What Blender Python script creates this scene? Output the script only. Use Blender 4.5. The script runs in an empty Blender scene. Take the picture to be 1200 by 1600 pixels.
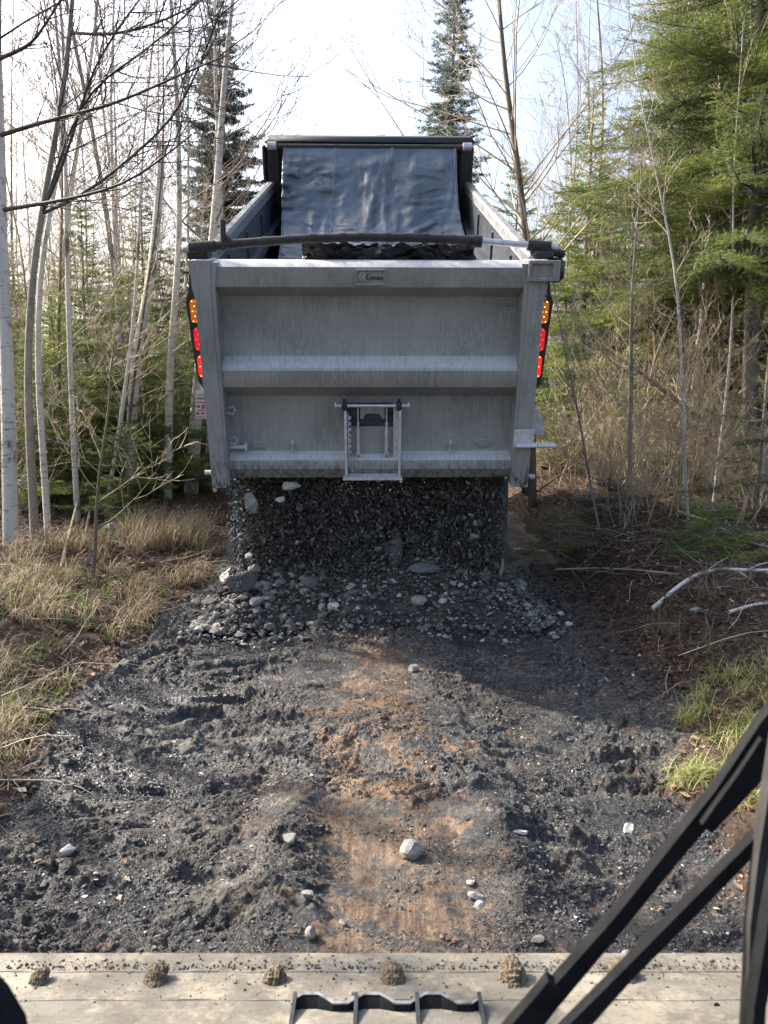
import bpy, math, random
import numpy as np
from mathutils import Vector, Matrix
R = math.radians
random.seed(7)
rs = np.random.RandomState(11)

# ------------------------------------------------------------------ camera, sky, sun, exposure
scene = bpy.context.scene
COL = scene.collection
PITCH = R(9.0); EYE = 1.75; FPX = 1155.0
cam_d = bpy.data.cameras.new('camera'); cam = bpy.data.objects.new('camera', cam_d); COL.objects.link(cam)
cam.location = (0, 0, EYE); cam.rotation_euler = (R(90) - PITCH, 0, 0)
cam_d.sensor_fit = 'VERTICAL'; cam_d.sensor_height = 36.0; cam_d.sensor_width = 27.0
cam_d.lens = 36.0 * FPX / 1600.0
cam_d.clip_start = 0.02; cam_d.clip_end = 2000
cam_d.dof.use_dof = True; cam_d.dof.focus_distance = 6.5; cam_d.dof.aperture_fstop = 11.0
scene.camera = cam

SUN_AZ = R(-62.0); SUN_EL = R(37.0)       # azimuth from +Y, negative = to the left
w = bpy.data.worlds.new('World'); scene.world = w; w.use_nodes = True
nt = w.node_tree
sky = nt.nodes.new('ShaderNodeTexSky'); sky.sky_type = 'NISHITA'; sky.sun_disc = False
sky.sun_elevation = SUN_EL; sky.sun_rotation = SUN_AZ
sky.dust_density = 7.0; sky.ozone_density = 1.0; sky.air_density = 1.0; sky.altitude = 200
bg = nt.nodes['Background']; bg.inputs['Strength'].default_value = 0.15
nt.links.new(sky.outputs[0], bg.inputs['Color'])
sd = Vector((math.sin(SUN_AZ) * math.cos(SUN_EL), math.cos(SUN_AZ) * math.cos(SUN_EL), math.sin(SUN_EL)))
sl = bpy.data.lights.new('sun', 'SUN'); sl.energy = 5.0; sl.angle = R(0.55); sl.color = (1.0, 0.90, 0.76)
so = bpy.data.objects.new('sun', sl); COL.objects.link(so); so.rotation_euler = sd.to_track_quat('Z', 'Y').to_euler()
so.location = (-20, 20, 30)
vs = scene.view_settings; vs.view_transform = 'Standard'; vs.look = 'None'; vs.gamma = 1; vs.use_curve_mapping = False
vs.exposure = 1.55

# ------------------------------------------------------------------ helpers
def P(px, py, dep):
    rx = (px - 600) / FPX * dep; u = (800 - py) / FPX * dep
    return Vector((rx, dep * math.cos(PITCH) + u * math.sin(PITCH), EYE - dep * math.sin(PITCH) + u * math.cos(PITCH)))

def tag(o, label, cat, group=None, kind=None):
    if label: o['label'] = label
    if cat: o['category'] = cat
    if group: o['group'] = group
    if kind: o['kind'] = kind
    return o

def empty(name, loc, rz=0.0):
    o = bpy.data.objects.new(name, None); COL.objects.link(o); o.location = loc; o.rotation_euler = (0, 0, rz)
    o.empty_display_size = 0.2
    return o

def mesh_arrays(name, V, F, mats, smooth=False, mi=None, attrs=None, parent=None):
    """V (n,3); F list of int arrays (m,k)"""
    if not isinstance(F, list): F = [F]
    F = [np.asarray(f, dtype=np.int32) for f in F if len(f)]
    me = bpy.data.meshes.new(name)
    V = np.asarray(V, dtype=np.float32)
    me.vertices.add(len(V)); me.vertices.foreach_set('co', V.ravel())
    nl = sum(f.size for f in F); npoly = sum(len(f) for f in F)
    me.loops.add(nl); me.polygons.add(npoly)
    me.loops.foreach_set('vertex_index', np.concatenate([f.ravel() for f in F]))
    tot = np.concatenate([np.full(len(f), f.shape[1], dtype=np.int32) for f in F])
    st = np.concatenate([[0], np.cumsum(tot)[:-1]]).astype(np.int32)
    me.polygons.foreach_set('loop_start', st)
    try: me.polygons.foreach_set('loop_total', tot)
    except Exception: pass
    if mi is not None: me.polygons.foreach_set('material_index', np.asarray(mi, dtype=np.int32))
    me.polygons.foreach_set('use_smooth', np.full(npoly, bool(smooth)))
    for m in (mats if isinstance(mats, (list, tuple)) else [mats]): me.materials.append(m)
    if attrs:
        for k, a in attrs.items():
            at = me.attributes.new(k, 'FLOAT', 'POINT'); at.data.foreach_set('value', np.asarray(a, dtype=np.float32))
    me.update(calc_edges=True); me.validate()
    o = bpy.data.objects.new(name, me); COL.objects.link(o)
    if parent is not None: o.parent = parent
    return o

class MB:
    def __init__(s): s.v = []; s.f = {3: [], 4: []}; s.m = {3: [], 4: []}; s.n = 0; s.ng = []; s.ngm = []
    def add(s, V, F, m=0):
        V = np.asarray(V, dtype=float).reshape(-1, 3)
        for f in F:
            k = len(f)
            if k in (3, 4): s.f[k].append([i + s.n for i in f]); s.m[k].append(m)
            else: s.ng.append([i + s.n for i in f]); s.ngm.append(m)
        s.v.append(V); s.n += len(V)
        return s
    def addt(s, V, F, m=0):   # F array
        k = F.shape[1]
        s.f[k].extend((F + s.n).tolist()); s.m[k].extend([m] * len(F)); s.v.append(V); s.n += len(V)
    def box(s, x0, x1, y0, y1, z0, z1, fr=None, m=0, bev=0.0):
        f = fr or (lambda a, b, c: (a, b, c))
        if bev > 0:
            b = min(bev, (x1 - x0) * .45, (y1 - y0) * .45, (z1 - z0) * .45)
            pts = []; idx = {}
            for ix, X in enumerate((x0, x1)):
                for iy, Y in enumerate((y0, y1)):
                    for iz, Z in enumerate((z0, z1)):
                        sx, sy, sz = (1 if ix == 0 else -1), (1 if iy == 0 else -1), (1 if iz == 0 else -1)
                        idx[(ix, iy, iz, 0)] = len(pts); pts.append(f(X, Y + sy * b, Z + sz * b))
                        idx[(ix, iy, iz, 1)] = len(pts); pts.append(f(X + sx * b, Y, Z + sz * b))
                        idx[(ix, iy, iz, 2)] = len(pts); pts.append(f(X + sx * b, Y + sy * b, Z))
            F = []
            q = lambda a, fixed: None
            for ix in (0, 1): F.append([idx[(ix, a, b_, 0)] for a, b_ in ((0, 0), (1, 0), (1, 1), (0, 1))])
            for iy in (0, 1): F.append([idx[(a, iy, b_, 1)] for a, b_ in ((0, 0), (1, 0), (1, 1), (0, 1))])
            for iz in (0, 1): F.append([idx[(a, b_, iz, 2)] for a, b_ in ((0, 0), (1, 0), (1, 1), (0, 1))])
            for ix in (0, 1):
                for iy in (0, 1): F.append([idx[(ix, iy, 0, 0)], idx[(ix, iy, 1, 0)], idx[(ix, iy, 1, 1)], idx[(ix, iy, 0, 1)]])
                for iz in (0, 1): F.append([idx[(ix, 0, iz, 0)], idx[(ix, 1, iz, 0)], idx[(ix, 1, iz, 2)], idx[(ix, 0, iz, 2)]])
            for iy in (0, 1):
                for iz in (0, 1): F.append([idx[(0, iy, iz, 1)], idx[(1, iy, iz, 1)], idx[(1, iy, iz, 2)], idx[(0, iy, iz, 2)]])
            for ix in (0, 1):
                for iy in (0, 1):
                    for iz in (0, 1): F.append([idx[(ix, iy, iz, k)] for k in range(3)])
            return s.add(pts, F, m)
        V = [f(*p) for p in ((x0, y0, z0), (x1, y0, z0), (x1, y1, z0), (x0, y1, z0), (x0, y0, z1), (x1, y0, z1), (x1, y1, z1), (x0, y1, z1))]
        return s.add(V, [(0, 3, 2, 1), (4, 5, 6, 7), (0, 1, 5, 4), (1, 2, 6, 5), (2, 3, 7, 6), (3, 0, 4, 7)], m)
    def prism(s, poly, a0, a1, fr, m=0):
        """poly 2D list; fr(p0, p1, a) -> point"""
        n = len(poly)
        V = [fr(p[0], p[1], a0) for p in poly] + [fr(p[0], p[1], a1) for p in poly]
        F = [tuple(range(n - 1, -1, -1)), tuple(range(n, 2 * n))] + [(i, (i + 1) % n, n + (i + 1) % n, n + i) for i in range(n)]
        return s.add(V, F, m)
    def tube(s, pts, rad, sides=8, m=0, caps=True):
        V, Fq, ct = tube_arrays(pts, rad, sides)
        F = Fq.tolist()
        if caps:
            F.append(list(range(sides - 1, -1, -1))); F.append(list(range(len(V) - sides, len(V))))
        return s.add(V, F, m)
    def build(s, name, mats, parent=None, smooth=False, autos=False):
        V = np.concatenate(s.v)
        F3 = np.array(s.f[3], dtype=np.int32).reshape(-1, 3); F4 = np.array(s.f[4], dtype=np.int32).reshape(-1, 4)
        Fs = []; mi = []
        if len(F3): Fs.append(F3); mi += s.m[3]
        if len(F4): Fs.append(F4); mi += s.m[4]
        for g, m_ in zip(s.ng, s.ngm): Fs.append(np.array([g], dtype=np.int32)); mi.append(m_)
        o = mesh_arrays(name, V, Fs, mats, smooth, mi, None, parent)
        import bmesh
        bm = bmesh.new(); bm.from_mesh(o.data); bmesh.ops.recalc_face_normals(bm, faces=bm.faces)
        bm.to_mesh(o.data); bm.free()
        if autos:
            o.data.set_sharp_from_angle(angle=R(autos))
            o.data.polygons.foreach_set('use_smooth', np.ones(len(o.data.polygons), dtype=bool))
        return o

def tube_arrays(pts, rad, sides):
    pts = np.asarray([tuple(p) for p in pts], dtype=float); n = len(pts)
    rad = np.broadcast_to(np.asarray(rad, dtype=float), (n,))
    T = np.empty_like(pts); T[1:-1] = pts[2:] - pts[:-2]; T[0] = pts[1] - pts[0]; T[-1] = pts[-1] - pts[-2]
    T /= (np.linalg.norm(T, axis=1, keepdims=True) + 1e-9)
    a = T[0]; up = np.array([0, 0, 1.0]) if abs(a[2]) < .9 else np.array([1.0, 0, 0])
    U = np.cross(T, up); bad = np.linalg.norm(U, axis=1) < .15
    if bad.any(): U[bad] = np.cross(T[bad], np.array([.3, 1.0, .1]))
    U /= np.linalg.norm(U, axis=1, keepdims=True); W = np.cross(T, U)
    ang = np.arange(sides) * 2 * math.pi / sides
    V = pts[:, None, :] + rad[:, None, None] * (np.cos(ang)[None, :, None] * U[:, None, :] + np.sin(ang)[None, :, None] * W[:, None, :])
    i = np.arange(n - 1)[:, None] * sides; j = np.arange(sides)[None, :]; j2 = (j + 1) % sides
    F = np.stack([i + j, i + j2, i + sides + j2, i + sides + j], axis=-1).reshape(-1, 4)
    return V.reshape(-1, 3), F, n

def tubes_mesh(name, tubes, mat, parent=None, smooth=True):
    Vs = []; Fs = []; n = 0
    for pts, rad, sd_ in tubes:
        V, F, _ = tube_arrays(pts, rad, sd_); Vs.append(V); Fs.append(F + n); n += len(V)
    return mesh_arrays(name, np.concatenate(Vs), np.concatenate(Fs), mat, smooth, parent=parent)

# numpy perlin
_perm = np.random.RandomState(3).permutation(256); _perm = np.concatenate([_perm, _perm, _perm])
_ga = np.random.RandomState(4).rand(256) * 2 * math.pi; _gx, _gy = np.cos(_ga), np.sin(_ga)
def perlin(x, y, seed=0):
    x = np.asarray(x, dtype=float) + seed * 17.31; y = np.asarray(y, dtype=float) + seed * 9.73
    xi = np.floor(x).astype(int); yi = np.floor(y).astype(int); xf = x - xi; yf = y - yi
    xi &= 255; yi &= 255
    u = xf * xf * xf * (xf * (xf * 6 - 15) + 10); v = yf * yf * yf * (yf * (yf * 6 - 15) + 10)
    def g(ix, iy, dx, dy):
        h = _perm[_perm[ix & 255] + (iy & 255)]; return _gx[h] * dx + _gy[h] * dy
    a = g(xi, yi, xf, yf); b = g(xi + 1, yi, xf - 1, yf); c = g(xi, yi + 1, xf, yf - 1); d = g(xi + 1, yi + 1, xf - 1, yf - 1)
    return (a * (1 - u) + b * u) * (1 - v) + (c * (1 - u) + d * u) * v * 1.0
def fbm(x, y, o=4, seed=0, gain=.5):
    r = 0; a = 1.0; f = 1.0
    for i in range(o): r = r + a * perlin(x * f, y * f, seed + i * 3); a *= gain; f *= 2.03
    return r
def ridged(x, y, o=4, seed=0):
    r = 0; a = 1.0; f = 1.0
    for i in range(o): r = r + a * (1 - 2.2 * np.abs(perlin(x * f, y * f, seed + i * 5))); a *= .5; f *= 2.1
    return r
def plates(x, y, size, seed, tilt=1.0):
    """angular tilted flakes: nearest jittered cell gives a height and a tilt"""
    X = x / size; Y = y / size; xi = np.floor(X).astype(np.int32); yi = np.floor(Y).astype(np.int32)
    best = np.full(X.shape, 9.0); H = np.zeros(X.shape)
    for dx in (-1, 0, 1):
        for dy in (-1, 0, 1):
            a = xi + dx; b = yi + dy; k = (a * 73856093 ^ b * 19349663 ^ (seed * 83492791)) & 0x7fffffff
            r1 = ((k * 1103515245 + 12345) & 0xffff) / 65535.0; k2 = (k * 69069 + 5) & 0x7fffffff; r2 = ((k2 >> 7) & 0xffff) / 65535.0
            r3 = ((k2 >> 11) & 0xfff) / 4095.0; r4 = ((k >> 9) & 0xfff) / 4095.0; r5 = ((k >> 5) & 0x3ff) / 1023.0
            ox = X - a - r1; oy = Y - b - r2; d = ox * ox + oy * oy; m_ = d < best
            best = np.where(m_, d, best); H = np.where(m_, (r3 - .5) + tilt * ((r4 - .5) * ox + (r5 - .5) * oy) * 1.6, H)
    return H
def sstep(a, b, x): t = np.clip((x - a) / (b - a), 0, 1); return t * t * (3 - 2 * t)

# ------------------------------------------------------------------ materials
def mat(name):
    m = bpy.data.materials.new(name); m.use_nodes = True
    nt = m.node_tree; b = nt.nodes['Principled BSDF']
    return m, nt, b
def node(nt, t, **k):
    n = nt.nodes.new(t)
    for a, v in k.items():
        if a in n.inputs.keys(): n.inputs[a].default_value = v
        else: setattr(n, a, v)
    return n
def ramp(nt, fac, stops):
    r = nt.nodes.new('ShaderNodeValToRGB'); e = r.color_ramp.elements
    while len(e) < len(stops): e.new(.5)
    for i, (p, c) in enumerate(stops):
        e[i].position = p; e[i].color = (c[0], c[1], c[2], 1)
    nt.links.new(fac, r.inputs[0]); return r.outputs[0]
def noise(nt, scale, detail=4, rough=.55, vec=None, sc=None, kind='Object', dist=0.0):
    tc = nt.nodes.new('ShaderNodeTexCoord'); n = nt.nodes.new('ShaderNodeTexNoise')
    n.inputs['Scale'].default_value = scale; n.inputs['Detail'].default_value = detail; n.inputs['Roughness'].default_value = rough
    n.inputs['Distortion'].default_value = dist
    src = tc.outputs[kind]
    if sc:
        mp = nt.nodes.new('ShaderNodeMapping'); mp.inputs['Scale'].default_value = sc
        nt.links.new(src, mp.inputs[0]); src = mp.outputs[0]
    nt.links.new(src, n.inputs['Vector']); return n.outputs['Fac']
def bump(nt, b, h, strength=.4, dist=.01, prev=None):
    bn = nt.nodes.new('ShaderNodeBump'); bn.inputs['Strength'].default_value = strength; bn.inputs['Distance'].default_value = dist
    nt.links.new(h, bn.inputs['Height'])
    if prev: nt.links.new(prev, bn.inputs['Normal'])
    nt.links.new(bn.outputs[0], b.inputs['Normal']); return bn.outputs[0]
def mixc(nt, fac, a, b, mode='MIX'):
    n = nt.nodes.new('ShaderNodeMix'); n.data_type = 'RGBA'; n.blend_type = mode
    def s(sock, v):
        if hasattr(v, 'type') or hasattr(v, 'is_linked'): nt.links.new(v, sock)
        elif isinstance(v, (int, float)): sock.default_value = v
        else: sock.default_value = (v[0], v[1], v[2], 1)
    s(n.inputs[0], fac); s(n.inputs[6], a); s(n.inputs[7], b); return n.outputs[2]
def attr(nt, name):
    a = nt.nodes.new('ShaderNodeAttribute'); a.attribute_name = name; return a.outputs['Fac']

def simple(name, c1, c2, scale=20, rough=.6, metal=0.0, bmp=.2, bd=.003, sc=None, detail=5):
    m, nt, b = mat(name)
    f = noise(nt, scale, detail, .6, sc=sc)
    nt.links.new(ramp(nt, f, [(.35, c1), (.65, c2)]), b.inputs['Base Color'])
    b.inputs['Roughness'].default_value = rough; b.inputs['Metallic'].default_value = metal
    if bmp: bump(nt, b, f, bmp, bd)
    return m

def m_dusty_paint():
    m, nt, b = mat('dusty_grey_paint')
    a = noise(nt, 5.0, 6, .65, sc=(14, 3, .55)); a2 = noise(nt, 2.5, 4, .6); a3 = noise(nt, 120, 3, .6)
    c = ramp(nt, a, [(.33, (.15, .168, .165)), (.47, (.25, .27, .265)), (.62, (.31, .33, .322))])
    c = mixc(nt, .5, c, ramp(nt, a2, [(.3, (.19, .21, .205)), (.7, (.33, .345, .335))]))
    # thin irregular run marks
    r = noise(nt, 9.0, 8, .75, sc=(11, 3, .9), dist=.6)
    rl = ramp(nt, r, [(.40, (0, 0, 0)), (.455, (1, 1, 1)), (.48, (1, 1, 1)), (.53, (0, 0, 0))])
    rm = mixc(nt, ramp(nt, noise(nt, 3.1, 3, .5), [(.42, (0, 0, 0)), (.62, (1, 1, 1))]), (0, 0, 0), rl)
    c = mixc(nt, rm, c, mixc(nt, .6, c, (.06, .068, .078)))
    c = mixc(nt, .18, c, ramp(nt, a3, [(.4, (.13, .14, .15)), (.6, (.36, .37, .38))]))
    tcz = nt.nodes.new('ShaderNodeTexCoord'); sz_ = nt.nodes.new('ShaderNodeSeparateXYZ'); nt.links.new(tcz.outputs['Object'], sz_.inputs[0])
    mrz = nt.nodes.new('ShaderNodeMapRange'); mrz.inputs['From Min'].default_value = 1.34; mrz.inputs['From Max'].default_value = 1.10; nt.links.new(sz_.outputs[2], mrz.inputs[0])
    spl = ramp(nt, noise(nt, 30, 6, .75, sc=(1, 1, .3)), [(.50, (0, 0, 0)), (.58, (1, 1, 1))])
    c = mixc(nt, mixc(nt, mrz.outputs[0], (0, 0, 0), spl), c, (.045, .045, .045))
    rst = ramp(nt, noise(nt, 7, 7, .8), [(.66, (0, 0, 0)), (.72, (1, 1, 1))])
    c = mixc(nt, mixc(nt, .7, (0, 0, 0), rst), c, (.11, .085, .07))
    # sky light on upward facing ledges, painted in as a paler colour
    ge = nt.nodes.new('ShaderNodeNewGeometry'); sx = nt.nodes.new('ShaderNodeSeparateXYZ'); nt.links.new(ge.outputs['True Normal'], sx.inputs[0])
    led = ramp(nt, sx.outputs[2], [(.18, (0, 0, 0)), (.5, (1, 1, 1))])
    litc = ramp(nt, a, [(.33, (.46, .465, .46)), (.6, (.64, .645, .64))])
    c = mixc(nt, mixc(nt, .85, (0, 0, 0), led), c, litc)
    nt.links.new(c, b.inputs['Base Color']); b.inputs['Roughness'].default_value = .48; b.inputs['Metallic'].default_value = .15
    pd = bump(nt, b, noise(nt, 2.6, 3, .5), .35, .03); bump(nt, b, a3, .08, .002, pd)
    return m
M = {}
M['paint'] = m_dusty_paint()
M['paint_light'] = simple('dusty_light_metal', (.36, .37, .38), (.55, .56, .57), 30, .5, .1)
M['rail'] = simple('worn_rail_paint', (.10, .11, .115), (.24, .25, .255), 9, .6, .1, sc=(2, 2, 2))
M['dark_steel'] = simple('dark_steel', (.018, .02, .025), (.045, .05, .06), 14, .45, .3, sc=(3, 3, 1))
M['black_plate'] = simple('black_lamp_plate', (.012, .012, .014), (.035, .035, .038), 25, .5)
M['rubber'] = simple('black_rubber', (.012, .012, .013), (.03, .03, .032), 30, .7)
M['flap'] = simple('mudflap_rubber', (.035, .04, .045), (.07, .075, .08), 8, .7, sc=(6, 2, 1))
M['silver'] = simple('bare_aluminium', (.42, .44, .47), (.6, .62, .65), 25, .38, .6)
M['wiper'] = simple('wiper_black', (.004, .005, .006), (.010, .011, .013), 60, .85); M['wiper'].node_tree.nodes['Principled BSDF'].inputs['Specular IOR Level'].default_value = .15
M['inside'] = simple('box_inner_steel', (.022, .028, .038), (.065, .078, .10), 6, .45, .3, sc=(1, 1, 5))

def m_tarp():
    m, nt, b = mat('tarp_vinyl')
    a = noise(nt, 3, 5, .6); c = ramp(nt, a, [(.3, (.045, .060, .082)), (.7, (.15, .18, .215))])
    nt.links.new(c, b.inputs['Base Color']); b.inputs['Roughness'].default_value = .30
    b.inputs['Specular IOR Level'].default_value = .7
    f = noise(nt, 9, 5, .6, sc=(.6, 1, 2.2), dist=.8); bump(nt, b, f, .35, .02)
    return m
M['tarp'] = m_tarp()
M['seam'] = simple('tarp_seam', (.12, .15, .19), (.25, .29, .33), 200, .6)
m, nt, b = mat('black_plastic'); b.inputs['Base Color'].default_value = (.008, .009, .012, 1); b.inputs['Roughness'].default_value = .22
bump(nt, b, noise(nt, 14, 5, .65, dist=1.0), .9, .03); M['black_plastic'] = m

def m_ground(road):
    m, nt, b = mat('road_mud' if road else 'forest_soil')
    n1 = noise(nt, 3.0, 6, .65); n2 = noise(nt, 38, 6, .7); n3 = noise(nt, 160, 5, .7)
    vo = nt.nodes.new('ShaderNodeTexVoronoi'); vo.inputs['Scale'].default_value = 75; tcv = nt.nodes.new('ShaderNodeTexCoord'); mpv = nt.nodes.new('ShaderNodeMapping'); mpv.inputs['Scale'].default_value = (1, 1.3, 1)
    mxv = nt.nodes.new('ShaderNodeMix'); mxv.data_type = 'RGBA'; mxv.inputs[0].default_value = .02
    nt.links.new(tcv.outputs['Object'], mpv.inputs[0]); nt.links.new(mpv.outputs[0], mxv.inputs[6]); nv_ = nt.nodes.new('ShaderNodeTexNoise'); nv_.inputs['Scale'].default_value = 30; nt.links.new(nv_.outputs['Color'], mxv.inputs[7]); nt.links.new(mxv.outputs[2], vo.inputs['Vector'])
    vs_ = nt.nodes.new('ShaderNodeSeparateColor'); nt.links.new(vo.outputs['Color'], vs_.inputs[0]); vor = vs_.outputs[0]
    if road:
        mud = ramp(nt, n1, [(.32, (.014, .017, .022)), (.50, (.038, .043, .050)), (.68, (.100, .104, .108))])
        mud = mixc(nt, .55, mud, ramp(nt, n2, [(.38, (.007, .008, .011)), (.50, (.040, .043, .048)), (.64, (.22, .21, .19))]))
        mud = mixc(nt, .8, mud, mixc(nt, 1.0, mud, ramp(nt, vor, [(.0, (.45, .45, .46)), (.6, (1.0, 1.0, 1.0)), (.95, (2.1, 2.1, 2.1))]), 'MULTIPLY'))
        org = ramp(nt, n1, [(.32, (.060, .034, .022)), (.50, (.185, .112, .066)), (.68, (.43, .285, .175))])
        org = mixc(nt, .35, org, ramp(nt, n2, [(.40, (.030, .017, .011)), (.62, (.36, .23, .14))]))
        mud = mixc(nt, attr(nt, 'wet'), mud, ramp(nt, n1, [(.3, (.018, .022, .029)), (.6, (.040, .047, .057)), (.75, (.075, .080, .086))]))
        brn = ramp(nt, noise(nt, 1.3, 4, .6), [(.44, (0, 0, 0)), (.60, (1, 1, 1))])
        mud = mixc(nt, mixc(nt, .6, (0, 0, 0), brn), mud, mixc(nt, 1.0, mud, (1.25, .92, .70), 'MULTIPLY'))
        scr = ramp(nt, noise(nt, 1.0, 6, .7, sc=(55, 1.6, 1)), [(.38, (.42, .40, .40)), (.5, (.95, .95, .95)), (.64, (1.35, 1.35, 1.4))])
        org = mixc(nt, attr(nt, 'scrape'), org, mixc(nt, 1.0, mixc(nt, .4, org, (.19, .155, .125)), scr, 'MULTIPLY'))
        crb = ramp(nt, noise(nt, 24, 6, .75), [(.53, (0, 0, 0)), (.58, (1, 1, 1))])
        org = mixc(nt, mixc(nt, .8, (0, 0, 0), crb), org, (.055, .032, .022))
        c = mixc(nt, attr(nt, 'orange'), mud, org)
        c = mixc(nt, attr(nt, 'pale'), c, mixc(nt, .72, (.20, .165, .125), c))
        c = mixc(nt, attr(nt, 'rust'), c, ramp(nt, n2, [(.35, (.035, .017, .01)), (.65, (.13, .062, .035))]))
        spk = ramp(nt, n3, [(.60, (0, 0, 0)), (.70, (1, 1, 1))])
        c = mixc(nt, mixc(nt, .5, (0, 0, 0), spk), c, (.27, .27, .26))
        nt.links.new(c, b.inputs['Base Color'])
        rr = nt.nodes.new('ShaderNodeMapRange'); rr.inputs['To Min'].default_value = .45; rr.inputs['To Max'].default_value = .85
        rr.inputs['From Min'].default_value = .38; rr.inputs['From Max'].default_value = .6
        nt.links.new(noise(nt, 5, 4, .6), rr.inputs[0])
        rw = nt.nodes.new('ShaderNodeMix'); rw.data_type = 'FLOAT'; nt.links.new(attr(nt, 'wet'), rw.inputs[0]); nt.links.new(rr.outputs[0], rw.inputs[2]); rw.inputs[3].default_value = .22; nt.links.new(rw.outputs[0], b.inputs['Roughness'])
        p = bump(nt, b, n2, 1.0, .030); p = bump(nt, b, vor, .55, .008, p); bump(nt, b, n3, .8, .006, p)
    else:
        c = ramp(nt, n2, [(.35, (.012, .008, .006)), (.5, (.042, .025, .017)), (.66, (.12, .070, .045))])
        c = mixc(nt, .4, c, ramp(nt, n1, [(.3, (.02, .017, .012)), (.7, (.10, .058, .036))]))
        nt.links.new(c, b.inputs['Base Color']); b.inputs['Roughness'].default_value = .9
        p = bump(nt, b, n2, .8, .03); bump(nt, b, n3, .5, .006, p)
    return m
M['road'] = m_ground(True); M['soil'] = m_ground(False)

def m_tone(name, stops, rough=.8, scale=30, bs=.5, bd=.006, trans=0.0, spec=.4):
    """colour picked per piece from the point attribute 'tone'"""
    m, nt, b = mat(name)
    c = ramp(nt, attr(nt, 'tone'), stops)
    f = noise(nt, scale, 4, .6)
    c = mixc(nt, .35, c, mixc(nt, 1.0, c, ramp(nt, f, [(.3, (.45, .45, .45)), (.7, (1.3, 1.3, 1.3))]), 'MULTIPLY'))
    nt.links.new(c, b.inputs['Base Color']); b.inputs['Roughness'].default_value = rough
    b.inputs['Specular IOR Level'].default_value = spec
    if bs: bump(nt, b, f, bs, bd)
    if trans > 0:
        out = nt.nodes['Material Output']; tr = nt.nodes.new('ShaderNodeBsdfTranslucent'); mx = nt.nodes.new('ShaderNodeMixShader')
        nt.links.new(c, tr.inputs[0]); mx.inputs[0].default_value = trans
        nt.links.new(b.outputs[0], mx.inputs[1]); nt.links.new(tr.outputs[0], mx.inputs[2]); nt.links.new(mx.outputs[0], out.inputs[0])
    return m
M['gravel'] = m_tone('crushed_stone', [(0, (.022, .024, .029)), (.5, (.060, .064, .070)), (.82, (.13, .133, .133)), (.93, (.225, .222, .205)), (1, (.46, .45, .42))], bs=.8, bd=.01)
M['gravel_dark'] = m_tone('damp_crushed_stone', [(0, (.026, .022, .019)), (.5, (.078, .070, .062)), (.80, (.16, .153, .143)), (.93, (.28, .27, .245)), (1, (.42, .41, .37))])
M['clod'] = m_tone('mud_crumbs', [(0, (.013, .014, .017)), (.45, (.042, .045, .050)), (.75, (.12, .117, .112)), (.88, (.12, .078, .052)), (1, (.20, .13, .085))], .9, 60)
M['drygrass'] = m_tone('dry_grass', [(0, (.10, .07, .04)), (.4, (.24, .19, .115)), (.75, (.42, .36, .24)), (1, (.56, .51, .38))], .6, 5, 0, trans=.35)
M['greengrass'] = m_tone('green_grass', [(0, (.07, .12, .03)), (.4, (.15, .22, .05)), (.7, (.34, .36, .12)), (1, (.58, .55, .30))], .55, 5, 0, trans=.4)
M['litter'] = m_tone('dead_leaves', [(0, (.03, .017, .012)), (.45, (.095, .048, .030)), (.8, (.22, .125, .075)), (.95, (.36, .26, .19)), (1, (.52, .45, .38))], .75, 8, 0, trans=.15)
M['twigs'] = m_tone('dead_twigs', [(0, (.05, .038, .03)), (.5, (.16, .125, .095)), (.85, (.34, .29, .23)), (1, (.5, .46, .4))], .8, 8, 0)

M['spoil'] = m_tone('rusty_spoil', [(0, (.012, .010, .009)), (.5, (.035, .024, .019)), (.85, (.085, .048, .032)), (1, (.15, .09, .06))], .9, 50)
def m_needle(name, dark, mid, light):
    m, nt, b = mat(name)
    f = noise(nt, 1.6, 3, .6)
    oi = nt.nodes.new('ShaderNodeObjectInfo')
    c = ramp(nt, f, [(.32, dark), (.5, mid), (.68, light)])
    hs = nt.nodes.new('ShaderNodeHueSaturation'); nt.links.new(c, hs.inputs['Color'])
    mr = nt.nodes.new('ShaderNodeMapRange'); mr.inputs['To Min'].default_value = .75; mr.inputs['To Max'].default_value = 1.25
    nt.links.new(oi.outputs['Random'], mr.inputs[0]); nt.links.new(mr.outputs[0], hs.inputs['Value'])
    nt.links.new(hs.outputs[0], b.inputs['Base Color']); b.inputs['Roughness'].default_value = .5
    out = nt.nodes['Material Output']; tr = nt.nodes.new('ShaderNodeBsdfTranslucent'); mx = nt.nodes.new('ShaderNodeMixShader')
    nt.links.new(hs.outputs[0], tr.inputs[0]); mx.inputs[0].default_value = .45
    nt.links.new(b.outputs[0], mx.inputs[1]); nt.links.new(tr.outputs[0], mx.inputs[2]); nt.links.new(mx.outputs[0], out.inputs[0])
    return m
M['fir'] = m_needle('fir_needles', (.050, .090, .020), (.13, .185, .036), (.27, .30, .065))
M['spruce'] = m_needle('blue_spruce_needles', (.030, .060, .055), (.055, .10, .085), (.10, .15, .11))

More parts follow.
